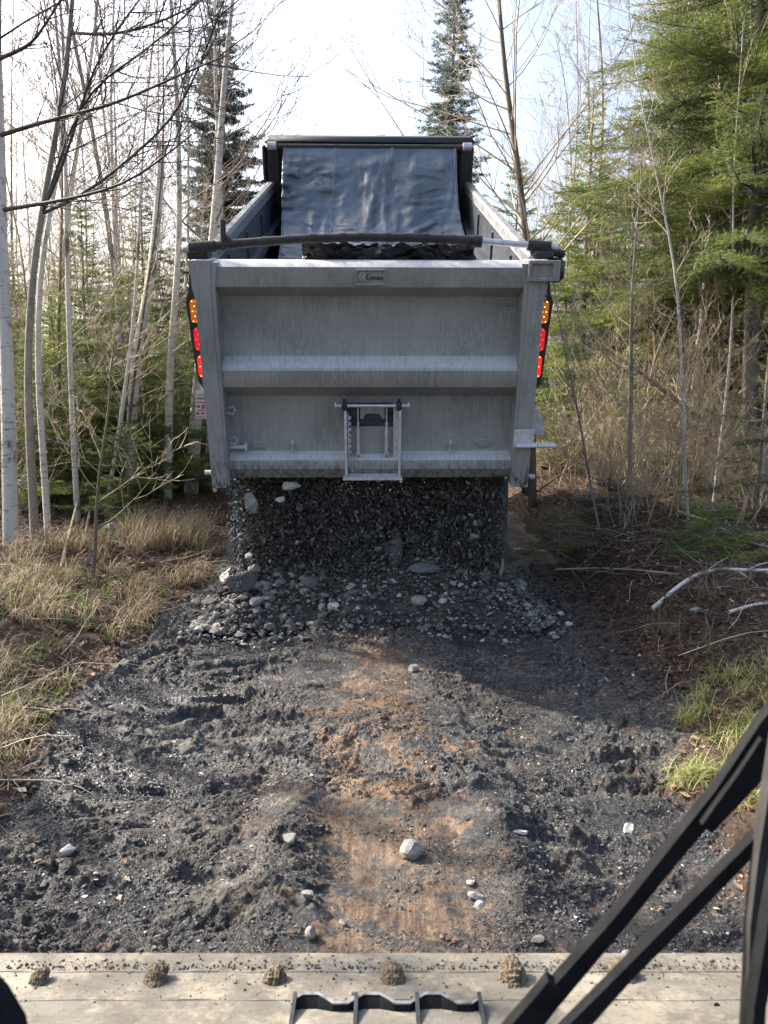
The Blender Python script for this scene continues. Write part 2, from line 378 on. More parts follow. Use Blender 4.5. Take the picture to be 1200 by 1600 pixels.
def m_bark(name, base, dark, hs=40.0, amt=.5, bd=.004):
    m, nt, b = mat(name)
    a = noise(nt, 3.0, 5, .6, sc=(1, 1, .35)); l = noise(nt, 1.0, 5, .7, sc=(9, 9, hs)); blot = noise(nt, 4.5, 4, .7, sc=(1, 1, .6))
    c = mixc(nt, ramp(nt, a, [(.35, (0, 0, 0)), (.65, (1, 1, 1))]), base, tuple(x * .72 for x in base))
    c = mixc(nt, mixc(nt, amt, (0, 0, 0), ramp(nt, l, [(.56, (0, 0, 0)), (.66, (1, 1, 1))])), c, dark)
    c = mixc(nt, mixc(nt, amt, (0, 0, 0), ramp(nt, blot, [(.55, (0, 0, 0)), (.64, (1, 1, 1))])), c, dark)
    nt.links.new(c, b.inputs['Base Color']); b.inputs['Roughness'].default_value = .8
    bump(nt, b, l, .4, bd)
    return m
M['birch'] = m_bark('birch_bark', (.60, .575, .54), (.06, .05, .045), 38, .85)
M['grey_bark'] = m_bark('grey_bark', (.27, .245, .215), (.05, .042, .036), 22, .6)
M['fir_bark'] = m_bark('fir_bark', (.22, .205, .185), (.06, .05, .045), 30, .6)
M['brown_bark'] = m_bark('brown_bark', (.17, .135, .105), (.04, .03, .025), 12, .5)
M['dark_bark'] = m_bark('dark_bark', (.085, .075, .072), (.025, .022, .022), 20, .5)
M['branch'] = simple('bare_branches', (.12, .095, .08), (.30, .25, .20), 4, .8, bmp=0)
M['branch_tan'] = simple('tan_branches', (.24, .19, .13), (.55, .46, .33), 3, .8, bmp=0)
M['branch_dark'] = simple('dark_branches', (.030, .027, .028), (.07, .06, .058), 4, .8, bmp=0)

# ------------------------------------------------------------------ the ground
YL = np.array([-5, 2, 3, 4, 5.3, 7, 9, 30, 400.]); XL = np.array([-1.6, -1.55, -1.62, -1.85, -1.80, -1.70, -1.9, -2.1, -2.1])
XR = np.array([1.3, 1.28, 1.32, 1.72, 1.90, 1.85, 1.9, 2.1, 2.1])
def edge_l(y): return np.interp(y, YL, XL) + .10 * perlin(np.asarray(y) * 1.7, 3.3, 2)
def edge_r(y): return np.interp(y, YL, XR) + .12 * perlin(np.asarray(y) * 1.9, 7.3, 5)
def z_smooth(x, y):
    dl = edge_l(y) - x; dr = x - edge_r(y)
    z = .16 * sstep(-.1, .9, dl) + .055 * np.clip(dl, 0, 22) + (.10 + .22 * sstep(4.3, 5.2, y)) * sstep(-.12, .55, dr) + .05 * np.clip(dr, 0, 22)
    off = np.clip(np.maximum(dl, dr), 0, 1)
    z = z + off * (.10 * perlin(x * .7, y * .7, 8) + .06 * perlin(x * 2.1, y * 2.1, 9))
    # wheel hollows beside a slightly proud centre
    z = z - .05 * np.exp(-((x + .95) / .38) ** 2) - .05 * np.exp(-((x - .95) / .38) ** 2)
    return z
def grow(a, b, s0, g):
    out = [a]; s = s0
    while out[-1] < b: out.append(out[-1] + s); s *= g
    return out
gx = np.array([-v for v in grow(2.7, 260, .012, 1.13)][::-1] + list(np.arange(-2.7 + .0070, 2.7 - .0034, .0070)) + grow(2.7, 260, .012, 1.13))
gy = np.array(list(-np.array(grow(-1.6, 60, .05, 1.25))[::-1]) + grow(1.7, 7.6, .0052, 1.0013)[1:] + grow(7.62, 420, .014, 1.09)[1:])
GX, GY = np.meshgrid(gx, gy)
Zs = z_smooth(GX, GY)
on = sstep(-.06, .06, GX - edge_l(GY)) * sstep(-.06, .06, edge_r(GY) - GX)
near = np.clip(1 - (GY - 8) / 4, 0, 1)
wx = .10 * fbm(GX * 2.3, GY * 2.3, 3, 21); wy = .12 * fbm(GX * 2.1, GY * 2.1, 3, 31)
# centre scraped strip, wheel zones
cx = .06 - .05 * (GY - 3) + .5 * wx - .12 * np.exp(-((GY - 3.7) / .45) ** 2)
strip = sstep(.36, .22, np.abs(GX - cx - .0) + .5 * np.abs(wy))
flatz = strip * np.maximum(sstep(3.0, 2.75, GY + wy), np.exp(-((GY - 4.55) / .42) ** 2))
cleat_mask = np.exp(-((np.abs(GX) - .95) / .45) ** 4) * sstep(5.6, 5.0, GY)
ph = (GY + .9 * wy + .22 * np.abs(GX - cx)) / .21
sw = np.sin(2 * math.pi * ph)
amp = np.clip(.35 + 1.6 * fbm(GX * 1.3, GY * 3.0, 3, 41), 0, 1.2)
h = .026 * cleat_mask * amp * np.sign(sw) * np.abs(sw) ** .6
chev = np.sin(2 * math.pi * (GY + .55 * np.abs(GX - cx) + .8 * wy) / .34)
h += .026 * np.exp(-((GX - cx) / .45) ** 2) * sstep(2.95, 3.2, GY) * sstep(4.6, 4.1, GY) * chev * np.clip(.5 + fbm(GX * 2, GY * 2, 2, 77), 0, 1.3)
h += .075 * np.exp(-((GX - cx + .02) / .40) ** 2 - ((GY - 3.55) / .30) ** 2)
h += .045 * (np.exp(-((GX - cx - .42) / .10) ** 2) + np.exp(-((GX - cx + .44) / .12) ** 2)) * sstep(3.6, 2.9, GY) * (1 + fbm(GX * 3, GY * 3, 2, 78))
h += .026 * fbm(GX * 3.2, GY * 4.6, 4, 51)
pl_ = fbm(GX * 5.2 + wx * 3, GY * 8.5 + wy * 3, 3, 55)
h += .012 * (sstep(.02, .10, pl_) - .5 * sstep(-.10, -.22, pl_)) * (1 - .97 * flatz) * np.clip(.6 + 1.4 * fbm(GX * 1.4, GY * 1.9, 2, 57), .15, 1.3)
cl = np.clip(ridged(GX * 6.5, GY * 9.5, 4, 61) - .75, 0, 1.4)
h += .014 * cl * np.clip(.45 + 1.9 * fbm(GX * 1.7, GY * 2.2, 2, 71), 0, 1.3) * (1 - .95 * flatz)
cr = fbm(GX * 17 + 2 * wx, GY * 25, 3, 81); cr = sstep(-.05, .16, cr) - .6 * sstep(-.12, -.30, cr)
h += .005 * cr * np.clip(.5 + 1.8 * fbm(GX * 2.4, GY * 2.9, 2, 91), .05, 1.3) * (1 - .93 * flatz)
fl1 = np.clip(.45 + 1.7 * fbm(GX * 1.9, GY * 2.6, 3, 97), .06, 1.3) * (1 - .93 * flatz) * near
wet = sstep(-.02, .16, fbm(GX * 1.15 + .6, GY * 2.7, 3, 405)) * (1 - .6 * strip)
fl1 = fl1 * (1 - .90 * wet)
h = h * (1 - .45 * wet) + .012 * wet * fbm(GX * 1.5, GY * 6, 2, 407)
h += fl1 * (.023 * plates(GX + wx * .3, GY * 1.25 + wy * .3, .050, 1) + .014 * plates(GX, GY * 1.3, .026, 2))
tread = np.clip(np.sin(2 * math.pi * (GY + .5 * wy + .05 * GX) / .155), -.3, .8) * np.exp(-((np.abs(GX) - .98) / .42) ** 4) * np.clip(.15 + 2.0 * fbm(GX * .9, GY * 1.4, 2, 409), 0, 1)
tread2 = np.sign(np.sin(2 * math.pi * (GY + .35 * wy + .10 * np.abs(GX)) / .24)) * np.abs(np.sin(2 * math.pi * (GY + .35 * wy + .10 * np.abs(GX)) / .24)) ** .5
h += .024 * tread * near + .028 * tread2 * near * sstep(.42, .60, np.abs(GX - .02)) * sstep(1.5, 1.3, np.abs(GX)) * np.clip(.35 + 1.5 * fbm(GX * 1.1 + 3, GY * 1.2, 2, 419), 0, 1)
h -= .030 * sstep(.50, .62, np.abs(GX - cx)) * near * (1 - .5 * sstep(1.25, 1.45, np.abs(GX)))
h += .005 * np.clip(fbm(GX * 46, GY * 60, 2, 95), -.25, 1) * (1 - .9 * flatz) * near
h = h * (1 - .5 * flatz) - .02 * flatz + .0035 * flatz * perlin(GX * 40, GY * 2.0, 96)
Z = Zs + on * h * near + (1 - on) * near * (.035 * fbm(GX * 5, GY * 5, 4, 101))
# ragged dark bank at the right edge and spoil lumps
dr_ = GX - edge_r(GY)
Z += np.exp(-((dr_ - .18) / .25) ** 2) * sstep(4.2, 4.8, GY) * sstep(8, 7, GY) * (.10 * fbm(GX * 4, GY * 4, 4, 111) + .05)
dl_ = edge_l(GY) - GX
Z += np.exp(-((dl_ + .12) / .16) ** 2) * sstep(7, 6, GY) * .05 * np.clip(.3 + fbm(GX * 6, GY * 6, 3, 113), -.2, 1)
def hz(x, y):
    x = np.asarray(x, float); y = np.asarray(y, float)
    i = np.clip(np.searchsorted(gx, x) - 1, 0, len(gx) - 2); j = np.clip(np.searchsorted(gy, y) - 1, 0, len(gy) - 2)
    u = (x - gx[i]) / (gx[i + 1] - gx[i]); v = (y - gy[j]) / (gy[j + 1] - gy[j])
    return (Z[j, i] * (1 - u) + Z[j, i + 1] * u) * (1 - v) + (Z[j + 1, i] * (1 - u) + Z[j + 1, i + 1] * u) * v
orange = np.clip(sstep(.42 - .14 * sstep(3.8, 4.6, GY), .15, np.abs(GX - cx) + .40 * wy + .22 * fbm(GX * 7, GY * 7, 3, 121)) * (.40 + .60 * sstep(5.15, 4.7, GY)), 0, 1)
orange *= np.clip(.85 + 1.0 * fbm(GX * 3.5, GY * 3.5, 4, 131), 0, 1)
orange = np.maximum(orange, .55 * sstep(.36, .46, fbm(GX * 1.9, GY * 3.6, 3, 141)) * sstep(1.7, .4, np.abs(GX - .5)))
orange = np.clip(orange * (1 - .75 * sstep(.0, .25, fbm(GX * 4.5, GY * 6.5, 3, 5))), 0, 1) * (1 - .35 * sstep(2.9, 2.5, GY))
dit = plates(GX + wx * .4, GY * 1.3, .045, 7, .3) + .6 * plates(GX, GY * 1.2, .11, 9, .3) + .5 * fbm(GX * 9, GY * 12, 2, 15)
orange = sstep(.40, .58, orange + .22 * flatz + .60 * dit)
wet = wet * (1 - orange)
orange[GY > 5.4] *= .2
pale = np.clip(sstep(-.15, .45, fbm(GX * 2.2, GY * 3.3, 4, 151)) * sstep(5.0, 3.2, GY) * sstep(1.7, .3, np.abs(GX + .15)), 0, 1) * .9
rust = np.clip(np.exp(-((dr_) / .35) ** 2) * sstep(4.4, 5.0, GY) + .6 * sstep(.25, .45, fbm(GX * 3, GY * 3, 3, 161)) * np.exp(-((GX - cx + .1) / .6) ** 2) * sstep(5.2, 4.6, GY), 0, 1)
ny_, nx_ = GX.shape
ids = np.arange(nx_ * ny_).reshape(ny_, nx_)
q = np.stack([ids[:-1, :-1], ids[:-1, 1:], ids[1:, 1:], ids[1:, :-1]], -1).reshape(-1, 4)
cxm = (GX[:-1, :-1] + GX[1:, 1:]).ravel() / 2; cym = (GY[:-1, :-1] + GY[1:, 1:]).ravel() / 2
jag = .10 * perlin(cxm * 9, cym * 9, 12) + .05 * perlin(cxm * 27, cym * 27, 13)
inroad = (cxm > edge_l(cym) + jag) & (cxm < edge_r(cym) + jag) & (cym < 90)
VV = np.stack([GX.ravel(), GY.ravel(), Z.ravel()], 1)
def sub(qs, name, m, attrs):
    u, inv = np.unique(qs.ravel(), return_inverse=True)
    return mesh_arrays(name, VV[u], inv.reshape(-1, 4), m, True, attrs={k: a.ravel()[u] for k, a in attrs.items()})
tag(sub(q[inroad], 'dirt_road', M['road'], {'orange': orange, 'pale': pale, 'rust': rust, 'wet': wet, 'scrape': np.clip(flatz, 0, 1)}), None, None, kind='structure')
tag(sub(q[~inroad], 'forest_floor', M['soil'], {}), None, None, kind='structure')

# ------------------------------------------------------------------ stones
def ico(sub_=0):
    t = (1 + 5 ** .5) / 2
    v = np.array([(-1, t, 0), (1, t, 0), (-1, -t, 0), (1, -t, 0), (0, -1, t), (0, 1, t), (0, -1, -t), (0, 1, -t), (t, 0, -1), (t, 0, 1), (-t, 0, -1), (-t, 0, 1)], float)
    f = [(0, 11, 5), (0, 5, 1), (0, 1, 7), (0, 7, 10), (0, 10, 11), (1, 5, 9), (5, 11, 4), (11, 10, 2), (10, 7, 6), (7, 1, 8), (3, 9, 4), (3, 4, 2), (3, 2, 6), (3, 6, 8), (3, 8, 9), (4, 9, 5), (2, 4, 11), (6, 2, 10), (8, 6, 7), (9, 8, 1)]
    v /= np.linalg.norm(v[0])
    for _ in range(sub_):
        vl = [tuple(a) for a in v]; c = {}; nf = []
        def mid(a, b):
            k = (min(a, b), max(a, b))
            if k not in c: p = (np.array(vl[a]) + vl[b]) / 2; c[k] = len(vl); vl.append(tuple(p / np.linalg.norm(p)))
            return c[k]
        for a, b, d in f:
            x, y, z = mid(a, b), mid(b, d), mid(d, a); nf += [(a, x, z), (b, y, x), (d, z, y), (x, y, z)]
        v = np.array(vl); f = nf
    return v, np.array(f)
IV, IF = ico(0)
BASES = np.stack([IV * (1 + .34 * (np.random.RandomState(k).rand(12, 1) - .5) * 2) for k in range(14)])
def rotmats(n, rg, flat=False):
    a = rg.rand(n) * 2 * math.pi; ca, sa = np.cos(a), np.sin(a); z0 = np.zeros(n); o1 = np.ones(n)
    Rz = np.stack([ca, -sa, z0, sa, ca, z0, z0, z0, o1], 1).reshape(n, 3, 3)
    b = (rg.randn(n) * .35 if flat else rg.rand(n) * 2 * math.pi); cb, sb = np.cos(b), np.sin(b)
    Rx = np.stack([o1, z0, z0, z0, cb, -sb, z0, sb, cb], 1).reshape(n, 3, 3)
    c = rg.rand(n) * 2 * math.pi; cc, sc = np.cos(c), np.sin(c)
    R2 = np.stack([cc, -sc, z0, sc, cc, z0, z0, z0, o1], 1).reshape(n, 3, 3)
    return Rz @ Rx @ R2
OV = np.array([(1, 0, 0), (-1, 0, 0), (0, 1, 0), (0, -1, 0), (0, 0, 1), (0, 0, -1)], float)
OF = np.array([(0, 2, 4), (2, 1, 4), (1, 3, 4), (3, 0, 4), (2, 0, 5), (1, 2, 5), (3, 1, 5), (0, 3, 5)])
def shards(name, pos, size, mt, rg, tone, label, cat):
    n = len(pos); V = OV[None] * (1 + .45 * (rg.rand(n, 6, 1) - .5)) + .25 * rg.randn(n, 6, 3)
    V = V * np.stack([np.ones(n), .5 + .4 * rg.rand(n), .18 + .3 * rg.rand(n)], 1)[:, None, :] * (size[:, None, None] / 2)
    V = np.einsum('nij,nkj->nki', rotmats(n, rg, True), V) + pos[:, None, :]
    F = (OF[None] + (np.arange(n) * 6)[:, None, None]).reshape(-1, 3)
    return tag(mesh_arrays(name, V.reshape(-1, 3), F, mt, False, attrs={'tone': np.repeat(tone, 6)}), label, cat, kind='stuff')
def stones(name, pos, size, mt, rg, tone=None, aniso=(1, .75, .5), flat=True, stretch=None, label=None, cat=None):
    n = len(pos)
    B = BASES[rg.randint(0, len(BASES), n)]
    S = np.stack([np.full(n, a) * (1 + .3 * rg.randn(n)).clip(.5, 1.6) for a in aniso], 1)
    V = B * S[:, None, :] * (size[:, None, None] / 2)
    V = np.einsum('nij,nkj->nki', rotmats(n, rg, flat), V)
    if stretch is not None: V[:, :, 2] *= stretch
    V = V + pos[:, None, :]
    F = (IF[None] + (np.arange(n) * 12)[:, None, None]).reshape(-1, 3)
    if tone is None: tone = rg.rand(n)
    o = mesh_arrays(name, V.reshape(-1, 3), F, mt, False, attrs={'tone': np.repeat(tone, 12)})
    return tag(o, label, cat, kind='stuff')

rg = np.random.RandomState(5)
# loose stones and mud crumbs over the near road
def on_road(n, rg, y0=1.7, y1=6.8, pw=1.0):
    y = y0 + (y1 - y0) * rg.rand(n) ** pw; x = edge_l(y) - .05 + (edge_r(y) - edge_l(y) + .1) * rg.rand(n); return x, y
x, y = on_road(90000, rg, pw=1.25); k = (fbm(x * 2.1, y * 3.1, 3, 171) + .12 * rg.randn(len(x)) + .22 * (np.abs(x - .05) - .62)) > .13
x, y = x[k], y[k]; s = .0045 + .014 * rg.rand(len(x)) ** 3 + .018 * (rg.rand(len(x)) > .99)
stones('road_gravel', np.stack([x, y, hz(x, y) + s * .05], 1), s, M['gravel'], rg, aniso=(1, .75, .32), label='loose crushed stone scattered over the muddy road', cat='gravel')
x, y = on_road(240000, rg, 1.75, 5.6, 1.3); k = (fbm(x * 2.6, y * 4.0, 3, 185) + .16 * rg.randn(len(x)) - .30 * np.exp(-((x - .05) / .28) ** 2) * (y < 3)) > .04
x, y = x[k], y[k]; s = .005 + .011 * rg.rand(len(x)) ** 2.2
shards('mud_flakes', np.stack([x, y, hz(x, y) + s * .04], 1), s, M['clod'], rg, np.clip(.78 * rg.rand(len(x)) + .25 * np.exp(-((x - .05) / .35) ** 2), 0, 1), 'fine flakes of shale and mud covering the churned road', 'mud')
x, y = on_road(70000, rg, pw=1.2); k = (fbm(x * 3.0, y * 5.2, 3, 181) + .08 * rg.randn(len(x)) - .25 * np.exp(-((x - .05) / .3) ** 2) * (y < 3)) > .16
x, y = x[k], y[k]; s = .005 + .017 * rg.rand(len(x)) ** 3
tn = np.clip(.15 + .55 * rg.rand(len(x)) + .4 * np.exp(-((x - .05) / .4) ** 2), 0, 1)
stones('mud_crumbs', np.stack([x, y, hz(x, y) + s * .08], 1), s, M['clod'], rg, tone=tn, aniso=(1, .85, .55), label='dark crumbs of churned mud along the track marks', cat='mud')

# gravel pile
TX = -.10
def pile_h(x, y):
    f = fbm(x * 3, y * 3, 3, 191)
    t = 1 - np.clip((5.98 + .0 - y) / (.66 + .10 * f), 0, 1); b = 1 - np.clip((y - 5.98) / .9, 0, 1)
    lat = sstep(-1.52, -1.00, x + .06 * f) * sstep(1.42, .75, x + .06 * f)
    return (.58 + .05 * np.sin(x * 3.1 + 1) + .05 * f) * (t * sstep(0, .35, t) * .9 + .1 * t) * b * lat
px_ = np.arange(-1.75, 1.75, .02); py_ = np.arange(5.1, 7.1, .02)
A, B = np.meshgrid(px_, py_); PZ = pile_h(A, B) + .018 * fbm(A * 14, B * 14, 3, 201) * (pile_h(A, B) > .02) + z_smooth(A, B) - .02 - .12 * (1 - sstep(.0, .06, pile_h(A, B)))
i_ = np.arange(A.size).reshape(A.shape); Fp = np.stack([i_[:-1, :-1], i_[:-1, 1:], i_[1:, 1:], i_[1:, :-1]], -1).reshape(-1, 4)
pr = np.random.RandomState(8)
o = mesh_arrays('gravel_pile', np.stack([A.ravel(), B.ravel(), PZ.ravel()], 1), Fp, M['gravel_dark'], True, attrs={'tone': np.clip(.15 + .4 * pr.rand(A.size), 0, 1)})
tag(o, 'fresh heap of dark crushed stone under the raised tailgate', 'gravel pile', kind='stuff')
n = 16000
x = -1.6 + 3.1 * pr.rand(n); y = 5.15 + 1.15 * pr.rand(n); k = (pile_h(x, y) > .015) | (pr.rand(n) < .10); x, y = x[k], y[k]
s = .012 + .045 * pr.rand(len(x)) ** 3 + .05 * (pr.rand(len(x)) > .985)
stones('pile_stones', np.stack([x, y, np.maximum(pile_h(x, y) + z_smooth(x, y), hz(x, y)) + s * .15], 1), s, M['gravel_dark'], pr,
       label='broken stones lying over the face of the fresh heap', cat='gravel')
n = 420; x = -1.45 + 1.0 * pr.rand(n) ** 1.6; y = 5.2 + .75 * pr.rand(n); s = .03 + .06 * pr.rand(n) ** 2; k = (pile_h(x, y) > .004) | (pr.rand(n) < .2); x, y, s = x[k], y[k], s[k]
stones('heap_cobbles', np.stack([x, y, np.maximum(pile_h(x, y) + z_smooth(x, y), hz(x, y)) + s * .2], 1), s, M['gravel_dark'], pr, tone=.55 + .42 * pr.rand(len(x)), aniso=(1, .8, .6), label='fist sized grey stones gathered at the left end of the heap', cat='gravel')
n = 300; x = -.5 + 1.9 * pr.rand(n); y = 5.2 + .75 * pr.rand(n); s = .025 + .045 * pr.rand(n) ** 2; k = (pile_h(x, y) > .004); x, y, s = x[k], y[k], s[k]
stones('heap_cobbles', np.stack([x, y, pile_h(x, y) + z_smooth(x, y) + s * .2], 1), s, M['gravel_dark'], pr, tone=.45 + .45 * pr.rand(len(x)), aniso=(1, .8, .6), label='middling grey stones scattered over the middle and right of the heap', cat='gravel')
# falling curtain
n = 42000
x = TX - 1.07 + 2.16 * pr.rand(n); t = pr.rand(n)
y = 5.80 + .04 * np.sin(x * 5) + .10 * pr.randn(n) * (.5 + .6 * t) + .16 * pr.rand(n)
z = 1.20 - .86 * t
s = .008 + .026 * pr.rand(n) ** 2.8 + .035 * (pr.rand(n) > .99)
keep = (np.abs(x - TX) < 1.09 - .14 * pr.rand(n) ** 2 * (x < TX) - .04); x, y, z, s = x[keep], y[keep], z[keep], s[keep]
tn = .80 * pr.rand(len(x)) ** 1.1 + .2 * (pr.rand(len(x)) > .98); s = s * (1 + .5 * (pr.rand(len(x)) > .9))
stones('falling_gravel', np.stack([x, y, z], 1), s, M['gravel_dark'], pr, tone=tn, flat=False, stretch=1.35, label='dense curtain of gravel pouring out beneath the tailgate', cat='gravel')
n = 900
x = TX - 1.0 - .10 * pr.rand(n) ** 2 + 1.0 * 0; t = pr.rand(n); y = 5.70 + .14 * pr.randn(n); z = 1.15 - .9 * t; s = .01 + .03 * pr.rand(n) ** 2
stones('stray_falling_gravel', np.stack([x, y, z], 1), s, M['gravel'], pr, flat=False, stretch=1.3, label='loose stones dropping at the left side of the gravel curtain', cat='gravel')

RV, RF = ico(2)
def rock(name, px, py, wpx, dep, label, tone=.5, asp=(1, .8, .7), seed=0, cat='rock', group=None, mt=None, lift=None, rnd=.22, cut=.50):
    p = P(px, py, dep); s = wpx / FPX * dep * (1.28 if 880 < py < 990 and px < 830 else 1.0)
    r = np.random.RandomState(seed + 100)
    v = RV.copy()
    pl = r.randn(15, 3); pl /= np.linalg.norm(pl, axis=1, keepdims=True)
    for d in pl:                                    # cut flat facets
        c = cut + .30 * r.rand() * (1 if cut < .6 else .5); k = v @ d; v = v - np.clip(k - c, 0, None)[:, None] * d[None]
    v = v * (1 + rnd * .35 * perlin(v[:, :1] * 3 + seed, v[:, 1:2] * 3 + v[:, 2:3] * 2, seed))
    v = v * np.array(asp) * s / 2 * 1.1
    a = r.rand() * 1.2 - .6; ca, sa = math.cos(a), math.sin(a); v = v @ np.array([[ca, -sa, 0], [sa, ca, 0], [0, 0, 1]])
    o = mesh_arrays(name, v, RF, mt or M['gravel'], False, attrs={'tone': np.full(len(v), tone)})
    o.data.polygons.foreach_set('use_smooth', np.ones(len(RF), dtype=bool)); o.data.set_sharp_from_angle(angle=R(12))
    z = p.z
    if lift is None:
        g = max(float(hz(p.x, p.y)), float(pile_h(p.x, p.y) + z_smooth(p.x, p.y)) if 5.2 < p.y < 6.6 else -9); z = g + s * asp[2] * .26
    o.location = (p.x, p.y, z); tag(o, label, cat, group); return o
def gdep(py, z=0.0):   # axis depth of the ground seen in that row
    a = PITCH + math.atan((py - 800) / FPX); d = (EYE - z) / math.sin(a); return d * math.cos(math.atan((py - 800) / FPX))
def grock(name, px, py, wpx, label, z=0.0, **k): return rock(name, px, py, wpx, gdep(py, z), label, **k)
grock('rock', 368, 920, 36, 'pale grey angular boulder at the left end of the gravel heap', z=.10, tone=1.0, seed=1)
grock('rock', 384, 948, 44, 'dark grey block just below the pale boulder at the heap left end', z=.08, tone=.72, seed=2)
grock('rock', 400, 966, 22, 'light stone at the foot of the heap left corner', z=.03, tone=.97, seed=3)
grock('rock', 330, 952, 26, 'small grey wedge stone left of the heap, nearest the dry grass', z=.02, tone=.78, seed=4)
grock('rock', 421, 976, 18, 'small pale grey chip right of the light stone at the heap foot', z=.02, tone=.85, seed=5)
grock('rock', 485, 950, 30, 'oval olive grey stone lying alone on the heap slope left of centre', z=.08, tone=.84, seed=6, asp=(1, .8, .6))
grock('rock', 520, 972, 19, 'small white stone at the foot of the heap left of the orange mud', z=.02, tone=1.0, seed=7)
grock('rock', 618, 936, 36, 'grey upright slab, left one of the block cluster on the heap front', z=.12, tone=.70, seed=8, asp=(.8, .7, 1.1))
grock('rock', 647, 922, 30, 'olive grey block on top of the cluster on the heap front', z=.16, tone=.88, seed=9)
grock('rock', 662, 946, 34, 'rusty brown flat block at the right of the cluster on the heap front', z=.10, tone=.80, seed=10, asp=(1.1, .8, .5))
grock('rock', 652, 968, 24, 'bluish white chip at the bottom of the cluster on the heap front', z=.04, tone=.94, seed=11)
grock('rock', 475, 918, 24, 'flat dark slab resting high on the heap left of centre', z=.18, tone=.7, seed=12, asp=(1.2, .8, .35))
grock('rock', 808, 918, 28, 'pale rounded stone at the right end of the gravel heap', z=.12, tone=.93, seed=13)
grock('rock', 760, 950, 22, 'dark grey stone at the foot of the heap right side', z=.06, tone=.75, seed=14)
grock('rock', 696, 896, 18, 'light grey chip high on the heap right of centre', z=.26, tone=.92, seed=15, asp=(1.3, .8, .4))
rock('rock', 391, 786, 32, 5.62, 'biggest falling stone, pale, at the left of the gravel curtain', tone=.93, seed=16, asp=(.8, .7, 1.1), lift=1)
rock('rock', 455, 759, 28, 5.66, 'tan stone dropping just below the tailgate bottom edge', tone=.95, seed=17, asp=(1.2, .8, .6), lift=1)
rock('rock', 438, 780, 16, 5.62, 'small white stone falling under the tan one', tone=1.0, seed=18, lift=1)
rock('rock', 388, 868, 16, 5.6, 'light stone falling low at the left of the gravel curtain', tone=.96, seed=19, lift=1)
rock('rock', 398, 890, 20, 5.6, 'grey stone about to land at the left of the heap', tone=.85, seed=20, lift=1)
rock('rock', 740, 838, 18, 5.62, 'grey stone falling in the right half of the gravel curtain', tone=.8, seed=21, lift=1)
rock('rock', 590, 858, 15, 5.6, 'grey pebble falling low in the middle of the curtain', tone=.8, seed=22, lift=1)
grock("boulder", 642, 1330, 34, 'round whitish stone embedded in the smooth orange mud strip', tone=.93, seed=23, asp=(1, .95, .9), rnd=.5, cut=.80)
grock('rock', 646, 1044, 22, 'bluish grey stone at the right edge of the orange strip near the heap', tone=.93, seed=24)
grock('rock', 453, 1328, 26, 'half buried pale grey stone left of the orange strip', tone=.93, seed=25)
grock('rock', 105, 1312, 28, 'white angular stone near the left edge of the road', tone=1.0, seed=26)
grock('rock', 984, 1282, 30, 'upright light shard in the mud on the right side of the road', tone=.97, seed=27, asp=(.8, .5, 1.2))
grock('rock', 812, 1302, 24, 'thin whitish flake on the mud right of the round stone', tone=1.0, seed=28, asp=(1.2, .5, .3))
grock('rock', 736, 1376, 16, 'white pebble at the right edge of the smooth strip, highest of four', tone=1.0, seed=29)
grock('rock', 744, 1394, 24, 'tan oblong stone right of the smooth strip below the white pebble', tone=.95, seed=30, asp=(1.2, .7, .6))
grock('rock', 748, 1410, 20, 'pinkish white stone lowest of four at the right of the smooth strip', tone=.98, seed=31)
grock('rock', 480, 1416, 22, 'grey stone in dark mud left of the smooth strip, farther of two', tone=.86, seed=32)
grock('rock', 484, 1466, 26, 'bluish pale stone in the dark mud just above the bucket edge', tone=.93, seed=33)
grock('rock', 535, 1436, 14, 'small blue grey pebble on the left side of the smooth strip', tone=.92, seed=34)
grock('rock', 842, 1474, 22, 'grey flat stone just beyond the bucket edge near the wiper', tone=.86, seed=35, asp=(1.2, .8, .5))
grock('rock', 982, 1466, 18, 'tan stone between the two wiper bars near the bucket edge', tone=.95, seed=36)
grock('rock', 1088, 936, 20, 'pale stone on the dark earth bank under the fallen birch limb', z=.35, tone=.93, seed=37)
grock('rock', 172, 806, 34, 'mossy grey white rock on the forest floor in the left woods', z=.40, tone=.97, seed=38)
grock('rock', 890, 976, 15, 'small white stone on the dark road right of the heap', tone=1.0, seed=39)

# ------------------------------------------------------------------ the dump truck
ROOT = Vector((TX, 5.5, 0))
truck = empty('dump_truck', ROOT, R(1.0))
tag(truck, 'grey dump truck seen from behind with its dump box raised, pouring gravel', 'dump truck')
GT = R(14.1); GB = Vector((0, 5.70, 1.11)) - Vector((0, 5.5, 0)); GH = 1.60
def G(x, h_, o): return (x, GB.y - h_ * math.sin(GT) - o * math.cos(GT), GB.z + h_ * math.cos(GT) - o * math.sin(GT))
def rowH(py, o=0.0):     # height along the gate seen in picture row py
    best = None
    for i in range(401):
        hh = -0.1 + i * .0045; _, yy, zz = G(0, hh, o); Y = yy + 5.5; dz = zz - EYE
        a = Y * math.cos(PITCH) - dz * math.sin(PITCH); u = Y * math.sin(PITCH) + dz * math.cos(PITCH)
        e = abs(800 - FPX * u / a - py)
        if best is None or e < best[0]: best = (e, hh)
    return best[1]
def colX(px, h_, o=0.0):
    _, yy, zz = G(0, h_, o); Y = yy + 5.5; a = Y * math.cos(PITCH) - (zz - EYE) * math.sin(PITCH)
    return (px - 600) / FPX * a - TX
BR = R(21.5); BB = Vector((0, .38, 1.22))
def Bx(x, s_, w_): return (x, BB.y + s_ * math.cos(BR) - w_ * math.sin(BR), BB.z + s_ * math.sin(BR) + w_ * math.cos(BR))

